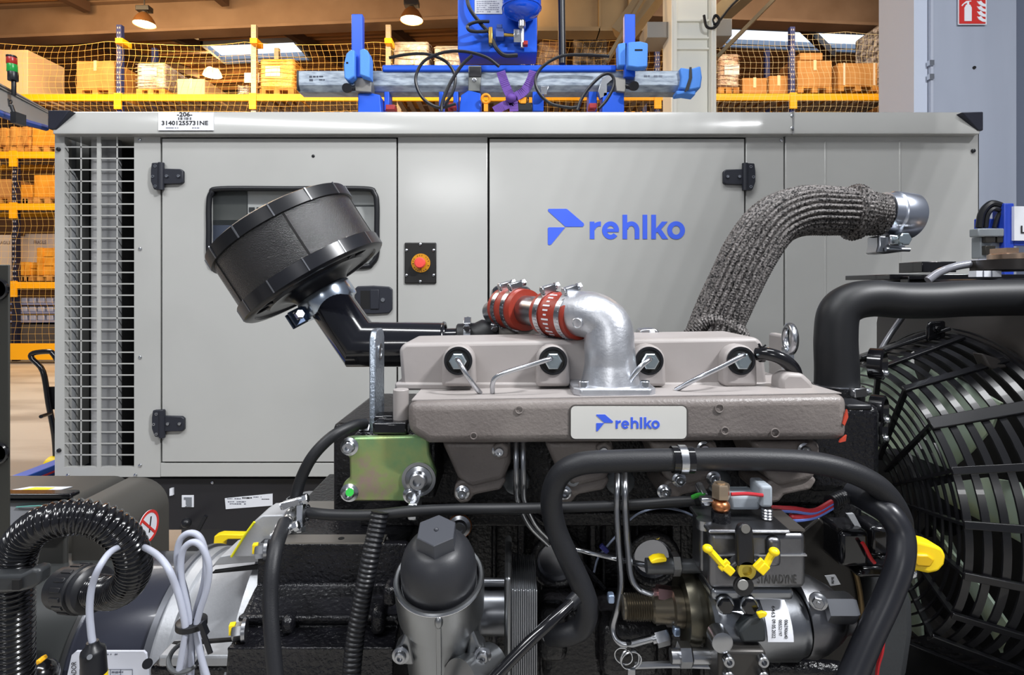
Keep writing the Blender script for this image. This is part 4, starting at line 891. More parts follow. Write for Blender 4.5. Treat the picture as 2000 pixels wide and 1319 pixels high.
MB().cyl((-.222, .732, 1.17), (-.222, .732, EYE-502*.72/F+.0014), .004).build('pad_hole', GAP, fwo)
for y0, y1, x_ in ((1195, 1245, 722), (1150, 1190, 745), (1260, 1300, 730)): MB().pbox(x_, y0, x_+28, y1, .655, .685).build('side_boss', IRON, fwo, .007, 3)
MB().pbox(545, 1210, 570, 1245, .655, .68).build('side_boss', IRON, fwo, .008, 3)
al = thing('alternator', (-.55, CY, .7), 'alternator with light grey coupling bell and dark painted shell beside the engine', 'alternator')
axis_ring(-.345, 0, [(0, .215), (0, .226), (.018, .226), (.018, .18)], 'bell_flange', ADAPT, al, 72)
axis_ring(-.488, 0, [(0, .10), (0, .140), (.022, .141), (.024, .137), (.05, .142), (.143, .196), (.146, .15)], 'coupling_bell', ADAPT, al, 72)
axis_ring(-.494, 0, [(0, .12), (0, .1445), (.008, .1445), (.008, .12)], 'bell_rim', mat('rim_dark', (96, 98, 104), .4, .5), al, 72)
ALT = mat('alternator_paint', (44, 46, 56), .26, .1, (90, .08, .001), coat=.3)
axis_ring(-.60, 0, [(0, .133), (.107, .133)], 'shell', ALT, al, 72)
axis_ring(-.606, 0, [(0, .12), (0, .1365), (.006, .1365), (.006, .12)], 'end_ring', STEEL, al, 72)
axis_ring(-1.0, 0, [(0, .128), (.394, .130)], 'end_cover', mat('end_cover_paint', (52, 54, 54), .4), al, 64)
def on_bell(px, py, Y): return P(px, py, Y)
MB().pprism([(556, 1010), (552, 1006), (512, 1008), (497, 1018), (480, 1040), (452, 1088), (538, 1090), (548, 1050)], .735, .78).build('top_lug', ADAPT, al, .006, 3)
MB().tube([P(497, 1020, .733), P(478, 1046, .733), P(452, 1088, .733)], .0016, 8, smooth=False).build('yellow_edge', mat('edge_yellow', (232, 226, 30), .5), al)
MB().pprism([(430, 1088), (545, 1066), (545, 1095), (420, 1105), (405, 1118)], .74, .79).build('bell_step', ADAPT, al, .004)
MB().pprism([(415, 1118), (512, 1105), (512, 1112), (415, 1121)], .738, .745).build('step_recess', GAP, al)
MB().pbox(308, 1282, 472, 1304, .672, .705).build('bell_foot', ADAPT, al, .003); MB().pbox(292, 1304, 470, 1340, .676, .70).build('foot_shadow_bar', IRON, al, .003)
MB().pprism([(335, 1258), (480, 1248), (478, 1252), (360, 1262)], .655, .66).build('step_recess', GAP, al)
for px, py in ((517, 1075), (474, 1232)):
    c = P(px, py, .655 if py > 1100 else .72); MB().lathe(c, (-1, -.25, 0), [(-.004, .0125), (0, .0125), (.001, .009)], 20).hexa(c, (-1, -.25, 0), .0095, .011).build('bell_bolt', STEEL, al); MB().obox(c+V((-.0105, -.003, .004)), (1, .25, 0), .006, .008, .011).build('paint_mark', YPL, al)
MB().cyl(P(288, 1297, .665), P(288, 1297, .69), .0055).build('clamp_screw', BLACKG, al)
lp = MB().pprism([(148, 1273), (280, 1273), (285, 1278), (290, 1335), (128, 1335), (140, 1280)], .735, .738).build('rating_plate', mat('plate_satin', (202, 205, 216), .4, .2), al)
text('ALTERNADOR', (139, 1293, 149, 1362), .734, INK, lp, 90, .01)
mat('plate_ink2', (90, 94, 106), .6); smudge((206, 1277, 229, 1281), .7345, MATS['plate_ink2'], lp, 1, .9, 15)
g = MB()
for x0_, y0_, x1_, y1_ in ((155, 1308, 258, 1308.8), (215, 1308, 215.8, 1340), (258, 1308, 258.8, 1340), (155, 1308, 155.8, 1340), (235, 1308, 235.6, 1340)): g.pbox(x0_, y0_, x1_, y1_, .7345, .735)
g.build('table_line', MATS['plate_ink2'], lp, kind='stuff')
smudge((218, 1311, 240, 1325), .7345, MATS['plate_ink2'], lp, 2, .8, 16)

# control boxes
t = thing('control_box', (-.86, .95, .95), 'brown grey control box with rounded shoulder and a round prohibition sign', 'box')
def shoulder(xL, xR, zt_, zb_, r, y0, y1):
    pl = [V((xL, y0, zb_)), V((xL, y0, zt_))]+[V((xR-r+r*math.sin(a), y0, zt_-r+r*math.cos(a))) for a in [PI/2*k/8 for k in range(9)]]+[V((xR, y0, zb_))]
    return MB().prism(pl, (0, y1-y0, 0))
shoulder(-.692, -.62, 1.155, .985, .05, .885, 1.018).build('box_body', BOXP, t)
MB().box((-1.0, .86, 1.125), (-.68, .87, 1.18)).build('panel_face', mat('panel_grey', (150, 152, 158), .45), t)
MB().box((-1.0, .852, 1.179), (-.668, .872, 1.186)).box((-1.0, .856, 1.170), (-.676, .87, 1.176)).build('panel_hood', BLACKG, t, .002)
MB().tube([P(32, 991, .858), P(60, 989, .857), P(88, 988, .858)], .001, 6).build('teal_line', mat('line_teal', (110, 180, 170), .5), t)
sg = V((-.6185, .957, 1.092))
MB().lathe(sg, (1, 0, 0), [(0, .027), (.001, .027), (.001, .0001)], 40).build('sign_face', WHITE, t)
MB().ring(sg+V((.0012, 0, 0)), (1, 0, 0), .0247, .0045, .001).obox(sg+V((.0014, 0, 0)), (0, .7, -.7), .046, .001, .004, (0, .7, .7)).build('prohibition_ring', mat('prohibit_red', (206, 50, 44), .5), t)
MB().obox(sg+V((.001, .004, .002)), (0, .2, 1), .026, .001, .003, (0, 1, 0)).build('sign_symbol', INK, t)
t = thing('terminal_box', (-1.0, 1.1, .9), 'brown grey terminal box with rounded edge behind the control box', 'box')
shoulder(-1.3, -.80, 1.10, .70, .04, 1.04, 1.19).build('box_body', BOXP, t)
MB().box((-1.2, .875, .75), (-.694, .884, 1.128)).build('lower_cover', mat('box_lower', (50, 50, 48), .42), t, .004)
w_ = MB().prism([(-1.005, 1.085, 1.1004), (-.90, 1.085, 1.1004), (-.875, 1.122, 1.1004), (-.96, 1.122, 1.1004)], (0, 0, .001)).build('warning_label', WHITE, t)
MB().prism([(-.975, 1.090, 1.1014), (-.915, 1.090, 1.1014), (-.905, 1.115, 1.1014), (-.945, 1.117, 1.1014)], (0, 0, .0006)).build('warning_field', YPL, w_)
bolt(t, V((-.90, 1.1, 1.10)), (0, 0, 1), .004, ZINC, 'pan', 'screw')
t = thing('machine_post', (-.8, .7, .5), 'dark machine post with round black plugs standing beside the conduit', 'post')
MB().pbox(-260, 517, 17.5, 1400, .70, .7025).build('post_body', mat('post_paint', (44, 44, 40), .45), t, .004)
for y in (565, 885): MB().lathe(P(-2, y, .70), (0, -1, 0), [(0, .0135), (.003, .0135), (.004, .0115), (-.001, .008), (-.001, .0001)], 30).build('plug', BLACKG, t)

# corrugated conduit, its gland and bracket
cp = [(28, 1345, .56), (27, 1260, .555), (27, 1180, .55), (29, 1110, .545), (45, 1056, .54), (88, 1022, .535), (150, 1010, .54), (205, 1022, .55), (247, 1058, .565), (262, 1105, .58), (250, 1140, .60), (222, 1158, .63), (190, 1155, .66), (165, 1150, .68)]
cd = thing('corrugated_conduit', P(150, 1100, .56), 'thick glossy black corrugated conduit arching over the alternator', 'conduit')
MB().tube([P(*p) for p in cp], lambda u: .0158+.002*max(0, (u-.7)/.3), 26, 10, step=.00085, rf=lambda s, t, r, L: r*(1+.085*math.cos(2*PI*s/.0058))).build('conduit_tube', BLACKG, cd, ang=70)
a, c = P(188, 1152, .665), P(92, 1147, .70); d = (c-a).normalized()
MB().lathe(a, d, [(0, .020), (.004, .026), (.010, .027), (.012, .0245), (.018, .0245), (.019, .027), (.044, .027), (.046, .024), (.062, .024)], 32).build('gland', BLACKP, cd)
g = MB(); u, v = frame(d)
for k in range(16):
    q = u*math.cos(2*PI*k/16)+v*math.sin(2*PI*k/16); g.obox(a+d*.032+q*.0268, d, .018, .005, .0025, q)
g.build('gland_rib', BLACKP, cd, .0005)
MB().pprism([(-30, 1125), (38, 1124), (62, 1112), (78, 1114), (76, 1140), (60, 1152), (38, 1158), (-30, 1160)], .515, .53).build('conduit_bracket', mat('bracket_black', (44, 46, 48), .4), cd, .003)
MB().pbox(23, 1134, 38, 1153, .512, .516).build('bracket_slot', GAP, cd)
# grey cable with plug, tie and ring
GC = mat('cable_grey', (168, 172, 186), .45)
gc = thing('grey_cable', P(360, 1300, .53), 'grey cable looped and tied over the alternator with a black plug', 'cable')
def cab(pts, Y): MB().tube([P(x, y, Y+(k[0] if k else 0)) for x, y, *k in pts], .0030, 10, 8).build('cable_run', GC, gc)
cab([(182, 1262), (178, 1235), (175, 1190), (180, 1145), (196, 1105), (222, 1074, .02), (260, 1064, .06), (298, 1078, .03), (325, 1105), (345, 1150), (358, 1200), (362, 1235), (355, 1280), (345, 1335)], .52)
cab([(352, 1335), (368, 1285), (372, 1230), (362, 1160), (347, 1105), (350, 1060), (368, 1042), (390, 1050), (402, 1090), (398, 1140), (384, 1190), (380, 1220), (390, 1270), (402, 1335)], .535)
cab([(372, 1335), (374, 1270), (368, 1200), (354, 1130), (356, 1080), (374, 1060), (394, 1068), (408, 1105), (404, 1150), (390, 1195), (384, 1230), (392, 1280), (408, 1335)], .525)
pc = P(181, 1262, .52); pd = P(184, 1316, .52)
MB().lathe(pc, pd-pc, [(-.004, .0048), (0, .006), (.003, .0095), (.006, .0102), (.026, .0105)], 24).build('plug_body', BLACKP, gc)
MB().lathe(pc+(pd-pc).normalized()*.026, pd-pc, [(0, .0106), (.007, .0104)], 24).build('plug_ring', YPL, gc)
MB().cyl(P(175, 1284, .5092), P(175, 1284, .512), .0022, n=12).build('plug_screw', STEEL, gc)
c = P(374, 1218, .53); MB().lathe(c+V((0, 0, -.003)), (0, 0, 1), [(0, .0125), (.0005, .0135), (.0055, .0135), (.006, .0125)], 24).obox(P(398, 1228, .515), (.4, 0, -1), .012, .004, .006).bar(P(396, 1234, .513), P(411, 1277, .513), .0045, .0015).build('cable_tie', BLACKP, gc)
MB().torus(P(362, 1283, .53), (.25, -.6, 1), .0135, .0022, 32, 8).build('cable_ring', mat('ring_grey', (72, 74, 76), .4), gc)
t = thing('valve_cap', P(80, 1310, .62), 'small black cap with a yellow tab beside the conduit', 'cap')
MB().sphere(P(78, 1322, .62), .018, 20).build('cap_body', BLACKG, t); MB().pprism([(66, 1294), (76, 1289), (80, 1296), (70, 1301)], .60, .61).build('yellow_tab', mat('tab_orange', (244, 180, 30), .45), t, .001)

# ------------------------------------------------------------------ air cleaner
ac = thing('air_cleaner', P(580, 560, .96), 'tilted black drum air cleaner with ribbed caps on a black pipe', 'air cleaner')
ax = V((.535, .03, -.845)).normalized(); ct = P(545, 438, .95); cb_ = ct+ax*.115
DR = mat('drum_black', (24, 23, 25), .17, 0, (640, .85, .0013), spec=1)
RA = .1225
MB().lathe(ct, ax, [(.004, RA-.004), (.004, RA), (.112, RA), (.112, RA-.004)], 96).build('drum_body', DR, ac)
MB().lathe(ct, ax, [(-.004, .02), (-.004, RA-.006), (0, RA+.003), (.020, RA+.004), (.021, RA)], 96).build('upper_cap', BLACKP, ac)
MB().lathe(ct, ax, [(.094, RA), (.095, RA+.005), (.116, RA+.005), (.119, RA+.001), (.120, RA-.010), (.1165, RA-.012), (.116, .09), (.120, .086), (.118, .07), (.121, .06), (.128, .05), (.137, .044)], 96).build('lower_cap', mat('cap_plastic', (30, 31, 36), .28), ac)
u, v = frame(ax); g = MB(); g2 = MB()
for k in range(13):
    q = u*math.cos(2*PI*k/13)+v*math.sin(2*PI*k/13)
    g.obox(ct+ax*.010+q*(RA+.0042), ax, .021, .0022, .0016, q); g2.obox(ct+ax*.1055+q*(RA+.0052), ax, .021, .0018, .0014, q)
g.build('cap_notch', mat('notch_pale', (120, 122, 128), .3, .6), ac, kind='stuff'); g2.build('cap_notch', MATS['notch_pale'], ac, kind='stuff')
for aa in (.3, 1.5, 2.8, 4.0, 5.2):
    q = u*math.cos(aa)+v*math.sin(aa); MB().obox(ct+ax*.057+q*RA, ax, .074, .003, .0012, q).build('drum_seam', GAP, ac)
for k in (0, 2, 4):
    q = u*math.cos(k)+v*math.sin(k); MB().torus(ct+ax*.1175+q*.100, ax, .016, .0018, 24, 6).build('moulded_ring', BLACKP, ac)
pA = cb_+ax*.02; J = P(702, 673, .915); E = P(868, 673, .93)
ap = thing('intake_pipe', P(760, 700, .93), 'black mitred intake pipe between the air cleaner and the turbo hose', 'pipe')
PB = mat('pipe_black', (17, 18, 24), .16, coat=.5)
pA2 = J-(J-pA).normalized()*((J-pA).length*.92)
MB().tube([pA2, J, E], .0365, 40, smooth=False, miter=True).build('pipe_tube', PB, ap)
MB().tube([P(856, 663, .93), P(905, 662, .93)], .018, 24, smooth=False).build('pipe_stub', PB, ap)
MB().torus(P(867, 673, .93), (1, 0, 0), .0355, .0028).build('weld_bead', PB, ap)
MB().lathe(P(893, 661, .93), (1, 0, .05), [(0, .0215), (.002, .024), (.03, .024), (.042, .029), (.056, .027), (.07, .022), (.09, .022)], 32).build('rubber_sleeve', RUBBER, ap)
clamp(ap, P(914, 661, .93), (1, 0, 0), .0245, .011, (0, -.5, 1), ZINC); clamp(ap, P(967, 661, .93), (1, 0, 0), .0225, .011, (0, -.5, 1), ZINC)
cl = MB().lathe(cb_+ax*.021, ax, [(0, .041), (0, .0465), (.003, .0475), (.026, .0475), (.029, .0465), (.029, .036)], 48).build('band_clamp', mat('clamp_blued', (178, 190, 204), .2, 1), ac)
cc = cb_+ax*.038; q = (V((-.75, -.62, -.2))-ax*V((-.75, -.62, -.2)).dot(ax)).normalized(); tt = ax.cross(q)
MB().obox(cc+q*.056, q, .028, .005, .026, ax).obox(cc+q*.056+tt*.016, q, .028, .005, .026, ax).build('clamp_ear', mat('clamp_dark', (70, 82, 102), .45, .9), cl, .001)
MB().cyl(cc+q*.06-tt*.012, cc+q*.06+tt*.03, .0045).hexa(cc+q*.06-tt*.013, -tt, .008, .007).build('clamp_bolt', STEEL, cl)
for dx in (-.008, .004): MB().sphere(cc+q*.062+ax*dx-tt*.004, .0026, 10).build('rivet', STEEL, cl)

# ------------------------------------------------------------------ charge air pipe with red sleeves
ch = thing('charge_air_pipe', P(1200, 768, .70), 'cast aluminium elbow with red silicone sleeves bolted on the intake manifold', 'pipe')
zf = ZM+.003
xl_, xr_ = P(1121, 0, .672).x, P(1285, 0, .672).x
MB().prism([(xl_+.008, .672, zf), (xr_-.008, .672, zf), (xr_, .682, zf), (xr_, .752, zf), (xr_-.008, .762, zf), (xl_+.008, .762, zf), (xl_, .752, zf), (xl_, .682, zf)], (0, 0, .010)).build('elbow_flange', ALU, ch, .002, 2)
MB().prism([(xl_+.004, .668, ZM-.006), (xr_-.004, .668, ZM-.006), (xr_-.004, .766, ZM-.006), (xl_+.004, .766, ZM-.006)], (0, 0, .0088)).build('gasket_pad', CASTR, ch, .003)
xm = (xl_+xr_)/2
ep = [V((xm+.001, .717, zf+.008)), V((xm+.001, .717, zf+.03)), V((xm, .717, zf+.052)), P(1186, 640, .722), P(1160, 618, .73), P(1132, 613, .745), P(1112, 611, .757)]
MB().tube(ep, lambda t: .0375-.0045*min(1, t*5)-.0035*t, 36, 8).build('elbow', ALU, ch)
MB().torus(P(1127, 632, .7085), (.5, 1, .2), .006, .0012, 20, 6).build('cast_mark', ALU, ch)
for x, y in ((xl_+.013, .683), (xr_-.013, .683), (xl_+.013, .750), (xr_-.013, .750)):
    bolt(ch, V((x, y, zf+.010)), (0, 0, 1), .0062, ZINC, 'socket')
def seg(a, b, r0, r1, m, nm, par, pf=None):
    d = V(b)-V(a); return MB().lathe(a, d, pf or [(0, r0-.004), (0, r0), (d.length, r1), (d.length, r1-.004)], 40).build(nm, m, par)
A1, B1 = P(1133, 619, .742), P(1066, 612, .80); A2, B2 = P(1028, 606, .85), P(984, 601, .905)
axp = (B1-A1).normalized()
d = (B1-A1).length; o1 = seg(A1, B1, .031, .031, REDS, 'red_sleeve', ch, [(0, .027), (0, .0305), (.004, .031), (d*.3, .0305), (d*.5, .0318), (d*.7, .0305), (d-.004, .031), (d, .0305), (d, .027)])
seg(B1, A2, .0222, .0222, STEEL, 'steel_tube', ch)
d = (B2-A2).length; o2 = seg(A2, B2, .030, .030, REDS, 'red_sleeve', ch, [(0, .024), (0, .0315), (.004, .032), (d*.5, .0325), (d, .031), (d, .024)])
seg(B2, P(962, 612, .93), .022, .02, STEEL, 'steel_tube', ch)
upv = (.3, -.72, .70)
for k, r, par, (A_, B_) in ((.16, .0312, o1, (A1, B1)), (.80, .0312, o1, (A1, B1)), (.3, .0328, o2, (A2, B2)), (.75, .0322, o2, (A2, B2))):
    clamp(par, V(A_).lerp(V(B_), k), axp, r, .010, upv, ZINC)
wl = MB()
for k in range(-5, 6):
    a = k*.2; uu, vv = frame(axp); uq = V((0, -1, 0)); uq = (uq-axp*uq.dot(axp)).normalized(); vq = axp.cross(uq)
    q = uq*math.cos(a)+vq*math.sin(a); wl.obox(A1.lerp(B1, .5)+q*.0317, axp, .006+.004*(k % 3), .0022, .0006, q)
wl.build('sleeve_print', WHITE, o1, kind='stuff')
MB().lathe(P(975, 650, .90), (1, 0, 0), [(0, .015), (.01, .02), (.05, .02), (.06, .014)], 24).pbox(1010, 640, 1090, 664, .86, .92).build('turbo_port', mat('turbo_grey', (120, 116, 112), .45, .6), ch, .004)
t = thing('sensor_connector', P(1270, 660, .86), 'small steel bracket and connector rising behind the rocker cover', 'bracket')
MB().pprism([(1246, 660), (1252, 644), (1280, 642), (1288, 648), (1288, 664), (1246, 664)], .84, .87).build('bracket_plate', STEEL, t, .002); MB().pbox(1270, 645, 1280, 664, .835, .85).build('connector', WHITE, t, .002)

# ------------------------------------------------------------------ exhaust pipe with knitted sleeve
ex = thing('exhaust_pipe', P(1400, 650, .90), 'exhaust pipe in a dark knitted heat sleeve with a bare steel clamp end', 'pipe')
KN = mat('knit_sleeve', (122, 118, 116), .38, .45, (1500, .9, .0008), (320, (26, 25, 26), .44, .60))
def knit(s, t, r, L):
    a = t*26/(2*PI); rib = abs(math.sin(PI*a)); bead = .5+.5*math.sin(2*PI*s/.0040+(math.pi if int(a) % 2 else 0))
    return r*(1+.012*math.sin(s*46+t*2))+.0034*rib+.0012*bead*rib
kp = [(1385, 668, .90), (1400, 630, .90), (1432, 560, .90), (1467, 490, .90), (1508, 436, .90), (1562, 413, .905), (1620, 412, .91), (1664, 414, .915)]
MB().tube([P(*p) for p in kp], lambda u: .0385-.003*abs(2*u-.8), 208, 10, step=.0013, rf=knit).build('knitted_sleeve', KN, ex, ang=80)
fp = [(1654, 414, .915), (1668, 415, .915), (1684, 416, .916), (1700, 418, .917), (1722, 420, .918)]
MB().tube([P(*p) for p in fp], lambda u: .0375+.0075*math.sin(PI*min(1, u*2.2))*(1 if u < .45 else .2)-.006*u, 160, 8, step=.0013, rf=lambda s, t, r, L: r+.0014*abs(math.sin(t*20))+.0016*math.sin(2*PI*s/.0044+t*3)).build('sleeve_cuff', KN, ex, ang=80)
MB().tube([P(1700, 402, .887), P(1680, 372, .905), P(1668, 368, .915)], .004, 10).build('cuff_fold', KN, ex)
MB().tube([P(1340, 664, .88), P(1375, 632, .875), P(1405, 628, .872), P(1440, 646, .875), P(1452, 668, .885)], .011, 40, 8, step=.0013, rf=lambda s, t, r, L: r+.0012*math.sin(2*PI*s/.004)+.0012*abs(math.sin(t*7))).build('sleeve_fold', KN, ex, ang=80)
c0, c1 = P(1722, 416, .918), P(1782, 424, .925); d = (c1-c0).normalized()
MB().lathe(c0, d, [(0, .030), (0, .0335), (.014, .0345), (.016, .037), (.018, .0375), (.05, .0375), (.052, .036), (.052, .032), (.03, .031)], 48).build('clamp_band', mat('clamp_steel', (196, 202, 214), .3, 1), ex)
smudge((1746, 438, 1776, 444), .8815, mat('engraved', (226, 230, 240), .4, .5), ex, 1, .8, 18)
o = MB().pprism([(1716, 460), (1776, 462), (1776, 472), (1768, 480), (1776, 490), (1732, 496), (1712, 495), (1716, 480)], .895, .925).build('clamp_block', STEEL, ex, .003)
MB().pprism([(1738, 458), (1772, 460), (1772, 480), (1738, 480)], .885, .90).build('clamp_lug', ZINC, ex, .003)
MB().hexa(P(1761, 468, .886), (0, -1, 0), .0105, .010).lathe(P(1761, 468, .876), (0, -1, 0), [(0, .006), (.002, .0055), (.002, .001)], 16).build('clamp_nut', nutm, ex)
MB().cyl(P(1730, 487, .89), P(1776, 488, .89), .0032).build('clamp_bolt', ZINC, ex)

# ------------------------------------------------------------------ rubber hoses
t = thing('coolant_hose', P(1640, 770, .80), 'thick black radiator hose bending over the fan guard', 'hose')
MB().tube([P(*p) for p in [(1634, 770, .80), (1634, 720, .80), (1632, 660, .80), (1638, 612, .80), (1664, 590, .80), (1705, 583, .80), (1760, 587, .80), (1820, 587, .80), (1900, 583, .80), (2100, 580, .80)]], lambda u: .0292-.0035*min(1, u*1.6), 36, 10).build('hose_body', RUBBER, t)
clamp(t, P(1634, 758, .80), (0, 0, 1), .0295, .011, (.3, -1, 0), ZINC)
t = thing('bypass_hose', P(1300, 900, .63), 'long black rubber hose looping under the intake manifold', 'hose')
MB().tube([P(*p) for p in [(1075, 1240, .66), (1105, 1240, .645), (1136, 1226, .64), (1148, 1190, .635), (1138, 1150, .635), (1110, 1090, .635), (1085, 1030, .635), (1077, 975, .63), (1092, 930, .625), (1130, 907, .62), (1200, 901, .62), (1330, 898, .62), (1460, 897, .62), (1580, 903, .62), (1660, 922, .62), (1720, 955, .625), (1755, 1005, .635), (1762, 1050, .65)]], .0122, 22, 10).build('hose_body', RUBBERC, t)
MB().lathe(P(1312, 898, .62), (1, 0, 0), [(0, .0125), (0, .0145), (.023, .0145), (.023, .0125)], 30).build('clip_rubber', BLACKG, t); MB().ring(P(1332, 898, .62), (1, 0, 0), .0152, .001, .008).build('clip_band', ZINC, t)
t = thing('water_hose', P(1740, 1100, .60), 'smooth black hose curving down before the fan guard', 'hose')
MB().tube([P(*p) for p in [(1660, 960, .66), (1695, 978, .64), (1735, 1003, .62), (1760, 1045, .61), (1758, 1100, .60), (1735, 1165, .595), (1700, 1240, .59), (1665, 1320, .585), (1645, 1370, .58)]], .0133, 24, 10).build('hose_body', mat('hose_smooth', (30, 31, 36), .33), t)
t = thing('breather_hose', P(1520, 710, .74), 'short black curved hose tied at the end of the rocker cover', 'hose')
MB().tube([P(*p) for p in [(1478, 692, .725), (1500, 692, .715), (1528, 702, .71), (1550, 722, .712), (1556, 750, .715)]], .0085, 18, 8).build('hose_body', BLACKG, t)
MB().lathe(P(1482, 692, .725), (1, 0, 0), [(0, .009), (.001, .0105), (.006, .0105), (.007, .009)], 20).bar(P(1486, 680, .712), P(1482, 672, .71), .002, .002).bar(P(1488, 680, .712), P(1496, 674, .71), .002, .002).build('tie', BLACKP, t)
t = thing('fuel_return_hose', P(575, 1005, .66), 'thin black hoses meeting at a metal tee before the mounting plate', 'hose')
def hs(pts, r, m=RUBBER): MB().tube([P(*p) for p in pts], r, 14, 8).build('hose_run', m, t)
hs([(578, 972, .66), (588, 935, .66), (612, 890, .66), (650, 852, .67), (690, 832, .69), (712, 828, .71)], .0068)
hs([(590, 1000, .66), (650, 1006, .655), (730, 1006, .65), (805, 999, .65), (900, 995, .655), (1040, 993, .67), (1200, 988, .67), (1340, 980, .66), (1372, 978, .65)], .0062)
hs([(556, 1022, .64), (542, 1060, .60), (532, 1110, .58), (528, 1170, .57), (531, 1240, .56), (540, 1340, .55)], .0078, RUBBERC)
MB().cyl(P(578, 972, .66), P(566, 1012, .66), .005).cyl(P(568, 1005, .66), P(592, 1000, .66), .005).cyl(P(567, 1008, .655), P(556, 1024, .64), .0055).sphere(P(569, 1006, .655), .0075, 14).build('tee_fitting', mat('fitting_bright', (206, 206, 204), .3, .9), t)
for px, py, Y, d in ((576, 975, .66, (-.3, 0, 1)), (596, 1002, .66, (1, 0, .1)), (555, 1026, .64, (-.4, -.3, 1))): clamp(t, P(px, py, Y), d, .0078, .007, (0, -1, .3), ZINC)
clamp(t, P(1369, 978, .65), (1, 0, 0), .0068, .006, (0, -.3, 1), ZINC)
t = thing('wire_conduit', P(700, 1200, .60), 'slim black split corrugated conduit hanging before the flywheel housing', 'conduit')
MB().tube([P(*p) for p in [(742, 1000, .64), (736, 1030, .635), (724, 1085, .625), (713, 1140, .62), (702, 1200, .615), (692, 1260, .61), (685, 1340, .60)]], .0095, 20, 8, step=.0007, rf=lambda s, t, r, L: r*(1+.09*math.cos(2*PI*s/.0050+(2.4 if t < PI else 0)))).build('conduit_tube', BLACKP, t, ang=70)

# ------------------------------------------------------------------ oil filter, oil cooler
of = thing('oil_filter', P(858, 1330, .60), 'silver oil filter housing with a black domed cap and hexagon top', 'oil filter')
fx = (V((0, -.36, .93))).normalized(); fc = P(858, 1126, .585)
MB().lathe(fc, fx, [(-.008, .0385), (.004, .0390), (.012, .0390), (.022, .0378), (.031, .0348), (.038, .0305), (.043, .0255), (.046, .0205), (.047, .001)], 48).build('dome_cap', mat('cap_matt', (40, 41, 45), .42, 0, (900, .2, .0003)), of)
h0 = fc+fx*.040; uu, vv = frame(fx); hb = MB(); hv = []
xh = V((1, 0, 0)); yh = fx.cross(xh).normalized()
for hh, rr in ((0, .0216), (.0215, .0207), (.0222, .0198)):
    for k in range(6): a = 2*PI*k/6+PI/2; hv.append(h0+fx*hh+(xh*math.cos(a)+yh*math.sin(a))*rr)
hb.add(hv, [tuple(range(6))[::-1]]+[(r*6+k, r*6+(k+1) % 6, r*6+6+(k+1) % 6, r*6+6+k) for r in (0, 1) for k in range(6)]+[tuple(range(12, 18))])
hb.build('hexagon_top', mat('cap_hex', (62, 64, 70), .4), of, ang=20)
MB().sphere(h0+fx*.0222, .0024, 12).build('moulded_dot', MATS['cap_hex'], of)
MB().lathe(fc, fx, [(-.006, .0392), (-.002, .0405), (.0015, .0425), (.002, .0450), (.0005, .0464), (-.003, .0467), (-.030, .0462), (-.044, .0455), (-.046, .0425), (-.085, .041), (-.15, .040)], 56).build('filter_housing', mat('housing_alu', (146, 148, 150), .34, 1, (120, .12, .0006)), of)
MB().torus(fc+fx*.0002, fx, .0418, .0010, 48, 6).build('seal_lip', BLACKP, of)
MB().torus(fc-fx*.0008, fx, .0450, .0019, 64, 10).build('rim_ring', mat('rim_polished', (224, 226, 230), .14, 1), of)
fr = fc-V((0, .047, 0))
MB().bar(P(857, 1208, .546), P(858, 1340, .562), .005, .006).build('front_rib', MATS['housing_alu'], of, .001); MB().sphere(P(857, 1215, .544), .0042, 12, 1.6).build('rib_boss', MATS['housing_alu'], of)
for s, bx in ((-1, 783), (1, 943)):
    MB().pprism([(858+s*62, 1225), (858+s*78, 1262), (858+s*88, 1270), (858+s*90, 1298), (858+s*50, 1302)], .578, .60).build('mounting_ear', MATS['housing_alu'], of, .003)
    bolt(of, P(bx, 1280, .576), (0, -1, 0), .0068, STEEL, 'flange')
MB().cyl(P(898, 1335, .56), P(960, 1300, .60), .022).build('drain_port', MATS['housing_alu'], of)
oc = thing('oil_cooler', P(1020, 1330, .64), 'stacked silver plate oil cooler beside the oil filter', 'oil cooler')
for k in range(12):
    px = 1000+4.2*k; MB().box((P(px, 0, .63).x, .625, .9), (P(px+2.9, 0, .63).x, .71, P(0, 1152, .625).z-.001*(k % 2))).build('cooler_plate', STEEL, oc, .0006, 1)
MB().box((P(1000, 0, .63).x, .630, .9), (P(1049, 0, .63).x, .70, P(0, 1156, .63).z)).build('plate_core', mat('core_steel', (110, 112, 116), .4, .9), oc)
MB().box((P(985, 0, .62).x, .612, .9), (P(999, 0, .62).x, .72, P(0, 1122, .62).z)).build('end_plate', mat('housing_alu', (146, 148, 150), .34), oc, .004, 3)
for y0, y1 in ((1130, 1146), (1150, 1236)): MB().cyl(P(940, (y0+y1)/2, .65), P(986, (y0+y1)/2, .65), m_((y1-y0)/2, .65)).build('oil_port', mat('port_grey', (112, 114, 118), .3, .9), oc)
t = thing('dipstick_tube', P(1020, 1260, .58), 'glossy black dipstick tube slanting before the oil cooler', 'tube')
MB().tube([P(1122, 1172, .60), P(1080, 1212, .58), P(1030, 1258, .57), P(965, 1325, .56), P(940, 1350, .555)], .0058, 14).build('tube', BLACKG, t)
MB().cyl(P(1126, 1168, .602), P(1112, 1182, .597), .0075).build('tube_cap', BLACKP, t)
t = thing('yellow_dipstick', P(1810, 1090, .64), 'bright yellow plastic dipstick handle beside the fan guard', 'handle')
MB().pprism([(1770, 1075), (1788, 1048), (1796, 1058), (1828, 1066), (1842, 1072), (1849, 1086), (1846, 1104), (1834, 1118), (1815, 1122), (1790, 1116), (1768, 1112)], .625, .65).build('grip', mat('grip_yellow', (244, 208, 24), .35), t, .006, 4)
